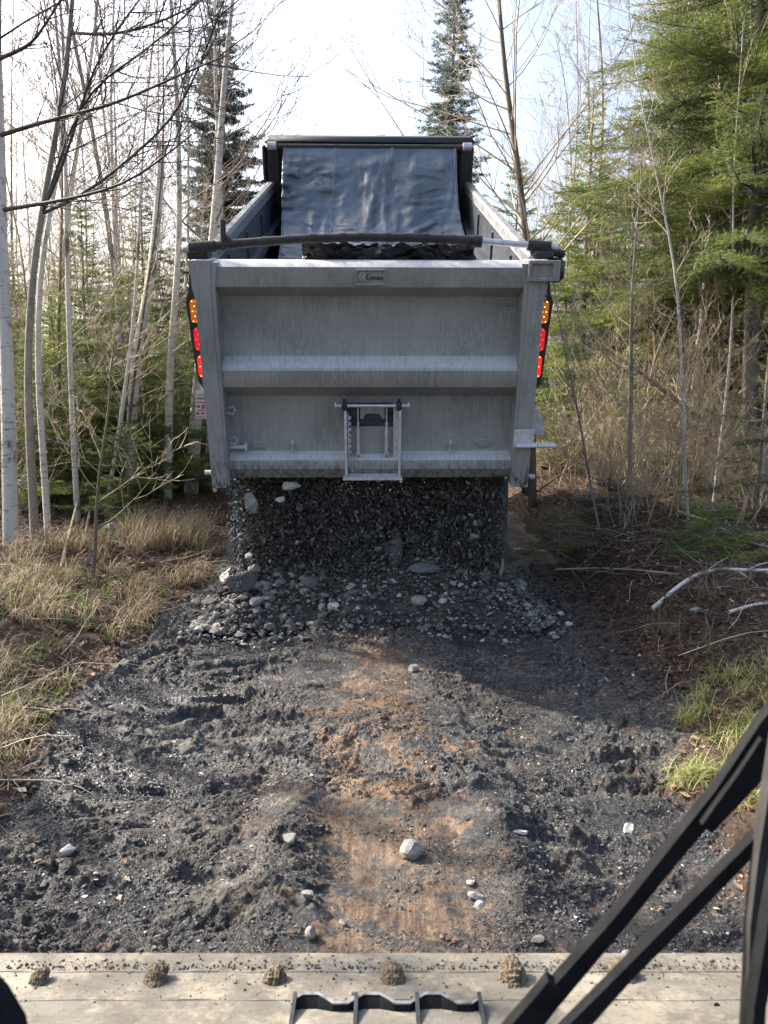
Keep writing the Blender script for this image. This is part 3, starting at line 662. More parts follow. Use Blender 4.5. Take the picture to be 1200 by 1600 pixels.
prof = [(407, -.06), (407, .07), (411, .125), (418, .165), (446, .165), (449, .16), (463, .004), (465, 0), (553, 0), (556, .006), (575, .155), (579, .165), (602, .165), (605, .158), (618, .004), (620, 0),
        (700, 0), (704, .006), (719, .12), (723, .127), (733, .127), (746, .08), (747, -.06)]
pr2 = [(rowH(y_, max(o_, 0)), o_) for y_, o_ in prof]
mb = MB(); mb.prism(pr2, -1.08, 1.08, lambda h_, o_, a: G(a, h_, o_))
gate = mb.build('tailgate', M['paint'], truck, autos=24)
for sgn in (-1, 1):
    mb = MB(); hb = -.004
    poly = [(1.075, hb), (1.185, hb), (1.185, GH * .86), (1.20, GH * .90), (1.20, GH + .015), (1.06, GH + .015), (1.075, GH * .9)]
    poly = [(sgn * a, b_) for a, b_ in poly]
    mb.prism(poly, -.05, .185, lambda a, h_, o_: G(a, h_, o_))
    mb.prism([(sgn * 1.058, .0), (sgn * 1.082, .0), (sgn * 1.082, GH), (sgn * 1.02, GH), (sgn * 1.045, GH * .9)], 0, .178, lambda a, h_, o_: G(a, h_, o_))
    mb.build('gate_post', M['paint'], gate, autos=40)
# maker's plate
ph_ = rowH(433, .165); pxc = colX(578, ph_, .165); pw, phh = 23 * 5.12 / FPX, 11.5 * 5.12 / FPX
mb = MB()
mb.box(pxc - pw, pxc + pw, ph_ - phh, ph_ + phh, .164, .168, G)
for a0, a1, b0, b1 in ((-pw, pw, phh - .008, phh), (-pw, pw, -phh, -phh + .008), (-pw, -pw + .008, -phh + .008, phh - .008), (pw - .008, pw, -phh + .008, phh - .008)):
    mb.box(pxc + a0, pxc + a1, ph_ + b0, ph_ + b1, .1681, .184, G)
def arc(cx_, cy_, rx_, ry_, t0, t1, wd):
    P1 = []; P2 = []
    for i in range(13):
        t = t0 + (t1 - t0) * i / 12; k = math.sin(math.pi * i / 12)
        P1.append((cx_ + rx_ * math.cos(t), cy_ + ry_ * math.sin(t))); P2.append((cx_ + (rx_ - wd * k - .001) * math.cos(t), cy_ + (ry_ - .3 * wd * k - .001) * math.sin(t)))
    return P1 + P2[::-1]
for k_ in (0, .026):
    mb.prism([(pxc - .036 + k_ + a, ph_ + b_) for a, b_ in arc(0, 0, .052, .032, R(75), R(285), .022)], .1682, .180, lambda a, b_, o_: G(a, b_, o_))
mb.build('name_plate', M['paint'], gate)
def text(body, size, ext, fr, m_, parent, name):
    cu = bpy.data.curves.new(name, 'FONT'); cu.body = body; cu.size = size; cu.extrude = ext; cu.align_x = 'CENTER'; cu.align_y = 'CENTER'
    to = bpy.data.objects.new(name, cu); COL.objects.link(to)
    bpy.context.view_layer.update()
    me = bpy.data.meshes.new_from_object(to.evaluated_get(bpy.context.evaluated_depsgraph_get()))
    bpy.data.objects.remove(to)
    for v in me.vertices: v.co = fr(*v.co)
    me.materials.clear(); me.materials.append(m_)
    o = bpy.data.objects.new(name, me); COL.objects.link(o); o.parent = parent; return o
text('Lanau', .047, .006, lambda a, b_, c: G(pxc + .027 + a, ph_ - .002 + b_ * 1.0, .174 + c), M['inside'], gate, 'plate_lettering')
eh = rowH(474); ex = colX(782, eh)
text('quipement', .034, .003, lambda a, b_, c: G(ex + .022 + a, eh - .012 + b_, .003 + c), M['paint'], gate, 'embossed_lettering')
mb = MB()
for a0, a1, b0, b1 in ((-.10, -.093, -.03, .045), (-.093, -.045, .038, .045), (-.093, -.055, .014, .020), (-.093, -.055, -.03, -.024), (-.051, -.045, .008, .038), (-.045, .10, .003, .009)):
    mb.box(ex + a0, ex + a1, eh + b0, eh + b1, .0005, .006, G)
mb.build('embossed_mark', M['paint'], gate)

# spreader chute in the gate
H0 = rowH(742, .09); H1 = rowH(634, .09); xa = colX(539, .3, .09); xb = colX(626, .3, .09)
mb = MB()
mb.box(xa, xa + .018, H0, H1, .0, .15, G); mb.box(xb - .018, xb, H0, H1, .0, .15, G)
mb.box(xa - .015, xb + .015, H0 - .02, H0, .03, .15, G); mb.box(xa + .02, xb - .02, H0 + .001, H0 + .025, .03, .10, G)
mb.box(xb - .055, xb - .0185, H0 + .026, H1, .0, .09, G)
fr_ch = mb.build('chute_frame', M['paint_light'], gate)
mb = MB(); mb.box(xa + .0185, xb - .0555, H0 + .0, rowH(666, .03), -.01, .040, G); mb.build('chute_door', M['paint'], gate)
mb = MB(); mb.box(xa + .0185, xb - .0555, rowH(665.5, .03), H1, -.01, .026, G); mb.build('chute_plate', M['inside'], gate)
mb = MB()
mb.tube([G(colX(524, H1, .13), H1 + .01, .13), G(colX(640, H1, .13), H1 + .01, .13)], .012, 10)
for pxx, rr_ in ((524, .022), (638, .022)): 
    xx = colX(pxx, H1, .13); mb.tube([G(xx - .005, H1 + .01, .13), G(xx + .005, H1 + .01, .13)], rr_, 6)
    mb.tube([G(xx, H1 - .012, .13), G(xx, H1 + .035, .13)], .005, 6)
mb.build('chute_handle_bar', M['silver'], gate, autos=40)
for pxx in (538, 623):
    mb = MB(); xx = colX(pxx, H1, .13); mb.box(xx - .02, xx + .02, H1 - .025, H1 + .035, .09, .16, G, bev=.012)
    mb.tube([G(xx, H1 + .03, .125), G(xx, H1 + .06, .125)], .012, 8)
    mb.build('bar_bearing', M['dark_steel'], gate)
for pxx in (560, 604):
    mb = MB(); xx = colX(pxx, .3, .08)
    ya, yb, yc, yd = rowH(634, .08), rowH(662, .08), rowH(710, .08), rowH(728, .08)
    mb.box(xx - .004, xx + .004, yb, ya, .07, .10, G)
    mb.tube([G(xx, yb + .012, .085), G(xx, yb - .03, .085)], .008, 8); mb.tube([G(xx, yb + .008, .08), G(xx, yb - .002, .08)], .014, 6)
    mb.tube([G(xx, yb - .03, .085), G(xx, yc, .085)], .0125, 10)
    mb.box(xx - .016, xx - .008, yd, yc + .02, .06, .10, G); mb.box(xx + .008, xx + .016, yd, yc + .02, .06, .10, G)
    mb.tube([G(xx - .022, (yc + yd) / 2, .08), G(xx + .022, (yc + yd) / 2, .08)], .007, 6)
    mb.build('lift_rod', M['paint_light'], gate, autos=40)
mb = MB(); aL, aR = colX(563, .5, .07), colX(601, .5, .07); t0, t1, t2 = rowH(637, .07), rowH(646, .07), rowH(654, .07); dd = .02
mb.prism([(aL, t0), (aR, t0), (aR, t2), (aR - .022, t2), (aR - .032, t1 - .01), (aR - .05, t1), (aL + .05, t1), (aL + .032, t1 - .01), (aL + .022, t2), (aL, t2)], .06, .075, lambda a, h_, o_: G(a, h_, o_))
mb.build('arch_plate', M['paint'], gate)
mb = MB(); xr = xa + .035; ht, hb_ = rowH(647, .1), rowH(726, .1); mb.box(xr - .012, xr - .002, hb_, ht, .06, .10, G)
nt_ = 9
for i in range(nt_):
    a = hb_ + (ht - hb_) * i / nt_; mb.box(xr - .002, xr + .014, a, a + (ht - hb_) / nt_ * .55, .085, .10, G)
mb.build('notched_rack', M['paint_light'], gate)
mb = MB(); mb.tube([G(xr + .02, hb_ - .05, .12), G(xr + .022, hb_ + .02, .12), G(xr + .035, hb_ + .07, .125)], [.006, .009, .006], 6)
mb.build('rack_latch', M['silver'], gate)
# small fittings
mb = MB(); hh = rowH(698, .05); mb.tube([G(colX(352, hh), hh, .05), G(colX(388, hh), hh, .05)], .017, 10)
mb.tube([G(colX(386, hh), hh, .05), G(colX(389, hh), hh, .05)], .036, 12); mb.build('stub_pipe', M['paint_light'], gate, autos=40)
for pxx, pyy in ((406, 695), (755, 692)):
    mb = MB(); hh = rowH(pyy, .01); xx = colX(pxx, hh); st = []
    for i in range(24):
        t = 2 * math.pi * i / 24; st.append((xx + math.cos(t) * .026 + (.027 if math.cos(t) > 0 else -.027), hh + math.sin(t) * .026))
    mb.prism(st, 0.0, .016, lambda a, h_, o_: G(a, h_, o_)); mb.build('oval_cover', M['paint'], gate)
for pxx, pyy in ((459, 700), (703, 699)):
    mb = MB(); hh = rowH(pyy, .06); xx = colX(pxx, hh)
    mb.tube([G(xx, hh - .055, .05), G(xx, hh - .01, .075), G(xx, hh + .035, .075), G(xx, hh + .055, .045)], .007, 6)
    mb.box(xx - .004, xx + .004, hh - .06, hh + .02, .0, .06, G); mb.build('tie_hook', M['paint_light'], gate)
for pyy in (641, 688):
    mb = MB(); hh = rowH(pyy, .1); xx = -1.035
    mb.tube([G(xx - .01, hh + .012, .09), G(xx + .035, hh + .03, .10), G(xx + .045, hh, .10), G(xx + .03, hh - .03, .10), G(xx - .01, hh - .02, .09)], .006, 6); mb.build('post_hook', M['paint_light'], gate)
# lower pins and lever
mb = MB(); mb.tube([G(-1.17, .06, .02), G(-1.27, .06, .02)], .018, 10); mb.box(-1.215, -1.188, -.09, .02, -.03, .05, G); mb.build('hinge_pin', M['silver'], truck, autos=40)
mb = MB(); hh = rowH(688, .1)
mb.box(1.05, 1.20, hh - .03, hh + .11, .186, .192, G, bev=.004); mb.box(1.06, 1.36, hh - .012, hh + .012, .193, .26, G, bev=.008)
mb.build('gate_lever', M['paint_light'], truck); mb = MB(); mb.prism([(1.21, hh + .03), (1.30, hh + .03), (1.31, hh + .06), (1.25, hh + .22), (1.21, hh + .22)], .02, .05, lambda a, h_, o_: G(a, h_, o_))
mb.build('gate_latch', M['paint_light'], truck); mb = MB(); mb.tube([G(1.18, .02, .02), G(1.27, .02, .02)], .02, 10); mb.build('hinge_pin', M['paint_light'], truck)
mb = MB(); mb.box(1.19, 1.225, -.12, .03, -.03, .06, G); mb.build('latch_hook', M['dark_steel'], truck)

# dump box
mb = MB(); L = 4.43; WH = 1.47
mb.box(-1.13, 1.13, .0, L, -.08, .0, Bx)
for s_ in (-1, 1):
    x0, x1 = sorted((s_ * 1.13, s_ * 1.18)); mb.box(x0, x1, -.0, L, -.08, WH, Bx)
    for i in range(9):
        a = .35 + i * .48; x0, x1 = sorted((s_ * 1.181, s_ * 1.235)); mb.box(x0, x1, a, a + .09, -.08, WH - .001, Bx)
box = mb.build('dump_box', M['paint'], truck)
for s_ in (-1, 1):
    mb = MB(); x0, x1 = sorted((s_ * 1.125, s_ * 1.215)); mb.box(x0, x1, .12, L - .09, WH + .001, WH + .10, Bx, bev=.02)
    mb.build('top_rail', M['rail'], box)
mb = MB()
for s_ in (-1, 1):
    x0, x1 = sorted((s_ * 1.128, s_ * 1.118)); mb.box(x0, x1, .02, L - .02, .002, WH - .002, Bx)
    for i in range(3):
        x0, x1 = sorted((s_ * 1.117, s_ * 1.10)); a = .75 + i * 1.0; mb.box(x0, x1, a, a + .05, .5, WH - .03, Bx)
    x0, x1 = sorted((s_ * 1.117, s_ * 1.05)); mb.box(x0, x1, .06, L - .02, WH - .36, WH - .28, Bx)
mb.build('inner_liner', M['inside'], box)
mb = MB(); HBH = 2.05
mb.box(-1.20, 1.20, L, L + .05, -.06, HBH - .10, Bx)
mb.box(-1.22, 1.22, L - .22, L + .08, HBH - .099, HBH, Bx, bev=.05)
for s_ in (-1, 1):
    x0, x1 = sorted((s_ * 1.06, s_ * 1.22)); mb.box(x0, x1, L - .12, L - .001, WH - .25, HBH - .10, Bx, bev=.02)
    x0, x1 = sorted((s_ * 1.02, s_ * 1.059)); mb.box(x0, x1, L - .05, L - .001, .1, HBH - .10, Bx)
mb.box(-1.26, -1.221, L - .16, L - .02, HBH - .50, HBH - .10, Bx, bev=.012)
mb.build('headboard', M['dark_steel'], box, autos=40)
# gravel still in the box
ax = np.linspace(-1.10, 1.10, 70); as_ = np.linspace(.05, L - .1, 120); A, B = np.meshgrid(ax, as_)
C = .35 + .62 * sstep(.2, 1.6, B) + .10 * fbm(A * 2, B * 2, 4, 211) - .12 * A * A
vv = np.array([Bx(a, b_, c) for a, b_, c in zip(A.ravel(), B.ravel(), C.ravel())])
i_ = np.arange(A.size).reshape(A.shape); Fp = np.stack([i_[:-1, :-1], i_[:-1, 1:], i_[1:, 1:], i_[1:, :-1]], -1).reshape(-1, 4)
o = mesh_arrays('gravel_load', vv + np.array(ROOT), Fp, M['gravel_dark'], True, attrs={'tone': pr.rand(A.size) * .6})
tag(o, 'dark crushed stone still lying inside the raised dump box', 'gravel', kind='stuff')

# lamp panels: plate just behind the gate posts
LO = -.10
def lamp_panel(s_):
    mb = MB(); h1, h2 = rowH(462, 0), rowH(606, 0)
    hp = lambda y_: rowH(y_, 0)
    pl = [(1.10, hp(745)), (1.215, hp(745)), (1.235, hp(618)), (1.285, hp(600)), (1.318, hp(475)), (1.29, hp(456)), (1.265, hp(412)), (1.10, hp(412))]
    mb.prism([(s_ * a, b_) for a, b_ in pl], LO - .03, LO, lambda a, h_, o_: G(a, h_, o_))
    x0, x1 = sorted((s_ * 1.10, s_ * 1.20)); mb.box(x0, x1, hp(745) , hp(412), LO - .12, LO - .031, G)
    p = mb.build('lamp_panel', M['black_plate'], truck)
    for yy, mt, nm in ((489, 'amber', 'amber_lamp'), (533, 'red_dim', 'red_lamp'), (576, 'red', 'red_lamp')):
        hc = hp(yy); xc = s_ * (1.256 if yy < 500 else 1.246 if yy < 550 else 1.238)
        def stad(rw, hl): 
            return [(xc + math.cos(2 * math.pi * i / 28) * rw, hc + math.sin(2 * math.pi * i / 28) * rw + (hl if math.sin(2 * math.pi * i / 28) >= 0 else -hl)) for i in range(28)]
        mb = MB(); mb.prism(stad(.031, .052), LO + .002, LO + .024, lambda a, h_, o_: G(a, h_, o_), 0)
        O_ = stad(.042, .052); I_ = stad(.0315, .052); n = 28
        V = [G(a, b_, LO + .001) for a, b_ in O_] + [G(a, b_, LO + .016) for a, b_ in O_] + [G(a, b_, LO + .016) for a, b_ in I_] + [G(a, b_, LO + .003) for a, b_ in I_]
        F = []
        for r_ in range(3):
            for i in range(n): j = (i + 1) % n; F.append((r_ * n + i, r_ * n + j, (r_ + 1) * n + j, (r_ + 1) * n + i))
        mb.add(V, F, 1)
        for i in range(5):
            for jx in ((-.014, .014) if i % 2 == 0 else (0.0,)):
                cxx, chh = xc + jx, hc - .070 + i * .035
                mb.prism([(cxx + .0045 * math.cos(k), chh + .0045 * math.sin(k)) for k in (0, 1.05, 2.1, 3.14, 4.19, 5.24)], LO + .0242, LO + .0275, lambda a, h_, o_: G(a, h_, o_), 2)
        mb.build(nm, [M[mt], M['rubber'], M['led_' + mt]], p)
def emis(name, col, st, base=None):
    m, nt, b = mat(name); b.inputs['Base Color'].default_value = (*(base or col), 1); b.inputs['Emission Color'].default_value = (*col, 1)
    b.inputs['Emission Strength'].default_value = st; b.inputs['Roughness'].default_value = .3; M[name] = m
emis('amber', (.9, .22, .02), .12, (.30, .09, .01)); emis('led_amber', (1, .55, .15), 1.3)
emis('red_dim', (.9, .015, .03), .22, (.40, .01, .015)); emis('led_red_dim', (1, .12, .10), .55)
emis('red', (1, .02, .01), .45, (.6, .01, .01)); emis('led_red', (1, .35, .12), 1.5)
lamp_panel(-1); lamp_panel(1)
# upper corner brackets
mb = MB(); hb_ = rowH(398, .0)
mb.box(-1.25, -1.10, GH + .016, GH + .07, -.10, .06, G, bev=.01); mb.box(-1.245, -1.201, GH - .10, GH + .015, -.12, .04, G, bev=.01)
mb.box(-1.29, -1.246, GH - .085, GH - .07, -.06, .0, G); mb.build('corner_bracket', M['dark_steel'], truck)
mb = MB(); h1, h2 = rowH(436, .1), rowH(404, .1)
mb.box(1.06, 1.27, h1, h1 + .018, .186, .22, G); mb.box(1.06, 1.27, h2 - .018, h2, .186, .22, G); mb.box(1.06, 1.078, h1 + .018, h2 - .018, .186, .22, G)
mb.box(1.222, 1.27, h1 + .018, h2 - .018, .186, .22, G); mb.box(1.078, 1.222, h1 + .018, h2 - .018, .1865, .194, G)
mb.build('corner_bracket', M['paint'], truck)
mb = MB(); mb.box(1.205, 1.33, h1 - .02, h2 + .01, .0, .1255, G, bev=.03); mb.box(1.10, 1.24, h2 + .001, h2 + .055, .02, .14, G, bev=.015)
mb.tube([G(1.09, h2 + .05, .08), G(1.20, h2 + .06, .09), G(1.32, h2 + .03, .08)], [.03, .035, .025], 8); mb.build('hinge_knuckle', M['dark_steel'], truck, autos=40)
mb = MB()
for i in range(3): mb.box(1.205, 1.235, h1 - .07 - i * .045, h1 - .035 - i * .045, -.04, .05, G, bev=.005)
mb.build('hinge_bolt', M['paint'], truck)

# tarp bar across the gate
def TP(px, py, d): p = P(px, py, d); return Vector((p.x - TX, p.y - 5.5, p.z))
mb = MB()
pts = [TP(a, b_, 4.98) for a, b_ in ((333, 385), (400, 379), (480, 373), (560, 370.5), (640, 371), (700, 373.5), (748, 376))]
mb.tube(pts, [.029, .030, .029, .028, .029, .029, .029], 12)
rq = random.Random(4)
for i in range(16):
    a = 345 + 400 * (i + rq.random() * .6) / 16; c = np.interp(a, [333, 400, 480, 560, 640, 700, 748], [385, 379, 373, 370.5, 371, 373.5, 376])
    p0 = TP(a, c, 4.98); p1 = TP(a + 3 + 8 * rq.random(), c, 4.98); mb.tube([p0, p1], .0305 + .005 * rq.random(), 9)
mb.tube([TP(738, 376, 4.98), TP(752, 377, 4.98)], .040, 9)
bar = mb.build('tarp_roll_bar', M['rubber'], truck, autos=50)
mb = MB(); mb.tube([TP(749, 376, 4.98), TP(826, 382, 4.98)], .022, 12); mb.tube([TP(855, 384, 4.98), TP(871, 385.5, 4.98)], .026, 10); mb.build('bare_tube', M['silver'], bar, autos=50)
mb = MB(); mb.tube([TP(824, 382, 4.98), TP(860, 384.5, 4.98)], .036, 10); mb.build('bar_sleeve', M['rubber'], bar, autos=50)
mb = MB(); mb.tube([TP(296, 388, 4.98), TP(336, 385, 4.98)], .038, 12); mb.build('bar_sleeve', M['rubber'], bar, autos=50)
mb = MB(); mb.tube([TP(286, 388.5, 4.98), TP(291, 388.2, 4.98), TP(297, 388, 4.98)], [.018, .030, .033], 12); mb.build('bar_end_cap', M['silver'], bar, autos=50)
mb = MB(); p = TP(348, 368, 4.96); mb.box(p.x - .018, p.x + .018, p.y - .02, p.y + .02, p.z - .10, p.z + .10, bev=.008)
mb.tube([p + Vector((.0, 0, .0)), p + Vector((.05, 0, -.05)), p + Vector((.13, .0, -.07))], [.022, .02, .015], 7); mb.build('bar_stop', M['rubber'], bar)
# crumpled plastic hanging below the bar, inside the box
nu, nv = 110, 26; U, Vv = np.meshgrid(np.linspace(0, 1, nu), np.linspace(0, 1, nv))
pa = TP(470, 378, 5.06); pb = TP(742, 380, 5.06)
X = pa.x + (pb.x - pa.x) * U; Yc = pa.y + .02 + .10 * Vv + .07 * fbm(U * 9, Vv * 3, 4, 221); Zc = (pa.z + (pb.z - pa.z) * U) - (.19 + .08 * fbm(U * 5, U * 0, 3, 223)) * Vv + .03 * fbm(U * 14, Vv * 4, 3, 225)
i_ = np.arange(U.size).reshape(U.shape); Fp = np.stack([i_[:-1, :-1], i_[:-1, 1:], i_[1:, 1:], i_[1:, :-1]], -1).reshape(-1, 4)
o = mesh_arrays('tarp_end_fold', np.stack([X.ravel(), Yc.ravel(), Zc.ravel()], 1), Fp, M['black_plastic'], True, parent=bar)
md = o.modifiers.new('thick', 'SOLIDIFY'); md.thickness = .004

# tarp hanging from the roller at the headboard
path = [(8.98, 4.56), (8.93, 4.42), (8.84, 4.2), (8.72, 3.9), (8.56, 3.62), (8.33, 3.38), (8.0, 3.15), (7.6, 2.98), (7.1, 2.83), (6.6, 2.70), (6.1, 2.62)]
pa = np.array(path); dl = np.concatenate([[0], np.cumsum(np.hypot(*np.diff(pa, axis=0).T))]); tt = np.linspace(0, dl[-1], 150)
yy = np.interp(tt, dl, pa[:, 0]); zz = np.interp(tt, dl, pa[:, 1])
for _ in range(6): yy[1:-1] = (yy[:-2] + yy[2:] + yy[1:-1] * 2) / 4; zz[1:-1] = (zz[:-2] + zz[2:] + zz[1:-1] * 2) / 4
uu = np.linspace(-1, 1, 120); U, T = np.meshgrid(uu, tt); Yg = np.repeat(yy[:, None], 120, 1); Zg = np.repeat(zz[:, None], 120, 1)
fl = sstep(.6, 1.8, T)
X = U * .985 + .10 * fl * np.clip(U - .3, 0, 1) * 1.2 - .03 * fl * (U < 0) * U
sag = (1 - U * U)
wr = np.sin((T * 22) + 5.0 * (U * 1.5) ** 2 * np.sign(U - .25) + 2.2 * fbm(U * 3, T * 3, 3, 231))
arcs = T * 6.2 - 2.6 * sag * sstep(0, 2, T) + 1.0 * fbm(U * 1.6, T * 1.2, 3, 241) + 1.2 * U
dz = .036 * (ridged(U * 1.3, arcs, 3, 243) - .8) * (.35 + np.clip(.6 + 1.6 * fbm(U * 2.4, T * 1.7, 2, 245), 0, 1.4))
dz += .060 * (ridged(U * 3.2 + .5 * T, T * .8, 3, 247) - .8) * np.clip(.3 + 2 * fbm(U * 1.9, T * 1.1, 2, 249), 0, 1) + .055 * fbm(U * 2.2 + .6 * T, T * .9, 2, 235)
dz *= sstep(0, .35, T)
dY = -dz * 1.3 - .05 * sag * fl * np.cos(U * 6)
X += -.0; 
tv = np.stack([X.ravel(), (Yg + dY - 5.5).ravel(), (Zg - dz * .4).ravel()], 1)
i_ = np.arange(U.size).reshape(U.shape); Fp = np.stack([i_[:-1, :-1], i_[:-1, 1:], i_[1:, 1:], i_[1:, :-1]], -1).reshape(-1, 4)
tarp = mesh_arrays('tarp', tv, Fp, M['tarp'], True, parent=truck); md = tarp.modifiers.new('thick', 'SOLIDIFY'); md.thickness = .004
TVg = tv.reshape(150, 120, 3)
def seam(u0, u1, name='tarp_seam'):
    t_ = []
    for off in (-.008, .008):
        pts = []
        for r_ in range(0, 110, 2):
            c = ((u0 + (u1 - u0) * sstep(0, 90, r_) + off) + 1) / 2 * 119; c0 = int(np.clip(c, 0, 118)); f_ = c - c0
            q_ = TVg[r_, c0] * (1 - f_) + TVg[r_, c0 + 1] * f_; pts.append((q_[0], q_[1] - .006, q_[2] + .002))
        t_.append((pts, .0060, 4))
    tubes_mesh(name, t_, M['seam'], parent=tarp)
seam(-.40, -.47); seam(.26, .30); seam(-.985, -.985, 'tarp_hem'); seam(.985, .985, 'tarp_hem')
mb = MB(); ry, rz_ = 8.99 - 5.5, 4.54
mb.tube([(-1.17, ry, rz_), (1.17, ry, rz_)], .035, 12); mb.build('tarp_roller', M['rubber'], truck, autos=50)
for a, b_ in ((-1.16, -1.06), (1.06, 1.16)):
    mb = MB(); mb.tube([(a, ry - .04, rz_), (b_, ry - .04, rz_)], .045, 12); mb.build('roller_end', M['silver'], truck, autos=50)

# chassis, wheels, mudflaps, cab
mb = MB()
for s_ in (-1, 1): x0, x1 = sorted((s_ * .36, s_ * .45)); mb.box(x0, x1, .75, 6.6, .78, 1.02)
mb.box(-1.0, 1.0, .95, 1.05, .62, .74); mb.box(-.9, .9, 2.3, 2.42, .50, .62); mb.box(-.9, .9, 1.0, 1.12, .50, .62)
mb.tube([(0, 2.7, .9), (0, 3.7, 2.2)], .09, 10); mb.build('chassis', M['dark_steel'], truck)
for s_ in (-1, 1):
    mb = MB(); x0, x1 = sorted((s_ * .62, s_ * 1.17)); n = 9
    mb.box(x0, x1, .72, .735, .20, 1.02)
    mb.tube([(x0, .728, 1.03), (x1, .728, 1.03)], .02, 8); mb.build('mudflap', M['flap'], truck)
def wheel(x, y, rr=.50, ww=.26):
    mb = MB(); pf = [(.30, -ww / 2), (rr * .93, -ww / 2), (rr, -ww / 2 + .03), (rr, ww / 2 - .03), (rr * .93, ww / 2), (.30, ww / 2)]
    n = 36
    V = [(x + a, y + r_ * math.cos(2 * math.pi * i / n), rr - .02 + r_ * math.sin(2 * math.pi * i / n)) for i in range(n) for r_, a in pf]
    F = [(i * 6 + j, i * 6 + (j + 1) % 6, ((i + 1) % n) * 6 + (j + 1) % 6, ((i + 1) % n) * 6 + j) for i in range(n) for j in range(6)]
    mb.add(V, F)
    for i in range(n):
        if i % 2: continue
        t = 2 * math.pi * i / n
        fr = lambda a, b_, c: (x + a, y + (rr - .01 + c) * math.cos(t) - b_ * math.sin(t), rr - .02 + (rr - .01 + c) * math.sin(t) + b_ * math.cos(t))
        mb.box(-ww / 2 + .02, ww / 2 - .02, -.022, .022, 0, .022, fr)
    wo = mb.build('wheel', M['rubber'], truck)
    mb = MB(); mb.tube([(x - ww * .3, y, rr - .02), (x + ww * .3, y, rr - .02)], .302, 20); mb.tube([(x - ww * .45, y, rr - .02), (x + ww * .45, y, rr - .02)], .11, 12)
    mb.build('rim', M['silver'], wo, autos=40)
for yy_ in (1.35, 2.65):
    for xx in (-1.06, -.76, .76, 1.06): wheel(xx, yy_)
for xx in (-1.03, 1.03): wheel(xx, 6.3)
mb = MB(); mb.box(-1.05, 1.05, 4.45, 5.95, 1.0, 2.75, bev=.12); mb.box(-.95, .95, 5.951, 7.2, .75, 1.75, bev=.15)
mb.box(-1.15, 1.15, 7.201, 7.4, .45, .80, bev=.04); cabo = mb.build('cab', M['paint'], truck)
m_, nt_g, b_g = mat('dark_glass'); b_g.inputs['Base Color'].default_value = (.02, .025, .03, 1); b_g.inputs['Roughness'].default_value = .08; M['glass'] = m_
mb = MB(); mb.box(-.7, .7, 4.43, 4.448, 1.95, 2.5); mb.build('rear_window', M['glass'], cabo)
for s_ in (-1, 1):
    mb = MB(); x0, x1 = sorted((s_ * 1.052, s_ * 1.06)); mb.box(x0, x1, 4.75, 5.7, 1.9, 2.5); mb.build('side_window', M['glass'], cabo)

# ------------------------------------------------------------------ the loader this photo is taken from
loader = empty('track_loader', (0, -.4, 0))
tag(loader, 'compact track loader with a pale dusty bucket and black wiper, in the foreground', 'loader')
OFF = Vector((0, .4, 0))
def m_bucket():
    m, nt, b = mat('dusty_bucket_paint')
    a = noise(nt, 4, 6, .65); f = noise(nt, 60, 5, .7); g = noise(nt, 260, 3, .6); st = noise(nt, 3, 5, .6, sc=(1, 5, 5))
    c = ramp(nt, a, [(.34, (.070, .066, .054)), (.5, (.105, .10, .086)), (.66, (.145, .14, .126))])
    c = mixc(nt, .45, c, ramp(nt, st, [(.35, (.09, .086, .072)), (.65, (.18, .176, .158))]))
    c = mixc(nt, ramp(nt, f, [(.55, (0, 0, 0)), (.66, (1, 1, 1))]), c, (.085, .070, .050))
    c = mixc(nt, ramp(nt, g, [(.60, (0, 0, 0)), (.68, (1, 1, 1))]), c, (.07, .058, .045))
    cake = ramp(nt, noise(nt, 6, 8, .8), [(.50, (0, 0, 0)), (.60, (1, 1, 1))])
    c = mixc(nt, mixc(nt, .55, (0, 0, 0), cake), c, (.30, .27, .21))
    scx = ramp(nt, noise(nt, 1.5, 6, .75, sc=(1.2, 30, 30), dist=.4), [(.60, (0, 0, 0)), (.64, (1, 1, 1))])
    c = mixc(nt, mixc(nt, .5, (0, 0, 0), scx), c, (.055, .058, .06))
    rub = ramp(nt, noise(nt, 2.2, 7, .75, sc=(1, 1, 1)), [(.57, (0, 0, 0)), (.66, (1, 1, 1))])
    c = mixc(nt, mixc(nt, .5, (0, 0, 0), rub), c, (.075, .085, .095))
    nt.links.new(c, b.inputs['Base Color']); b.inputs['Roughness'].default_value = .75
    p = bump(nt, b, f, .35, .004); bump(nt, b, g, .4, .0015, p); return m
M['bucket'] = m_bucket()
Pb = lambda py, d: (P(600, py, d).y, P(600, py, d).z)
top = [Pb(1489, 1.56), Pb(1493, 1.53), Pb(1506, 1.505), Pb(1518, 1.49), Pb(1523, 1.475), Pb(1563, 1.385), Pb(1700, 1.13)]
yf, zf = top[0]
profl = top + [(top[-1][0] - .05, top[-1][1] - .25), (top[-1][0] + .05, .12), (yf + .55, .06), (yf + .56, .075), (top[-1][0] + .09, .14), (top[-1][0] - .0, top[-1][1] - .24), (yf - .03, zf - .06), (yf + .004, zf - .02)]
mb = MB(); mb.prism(profl, -.98, .98, lambda a, b_, x_: (x_, a + .4, b_))
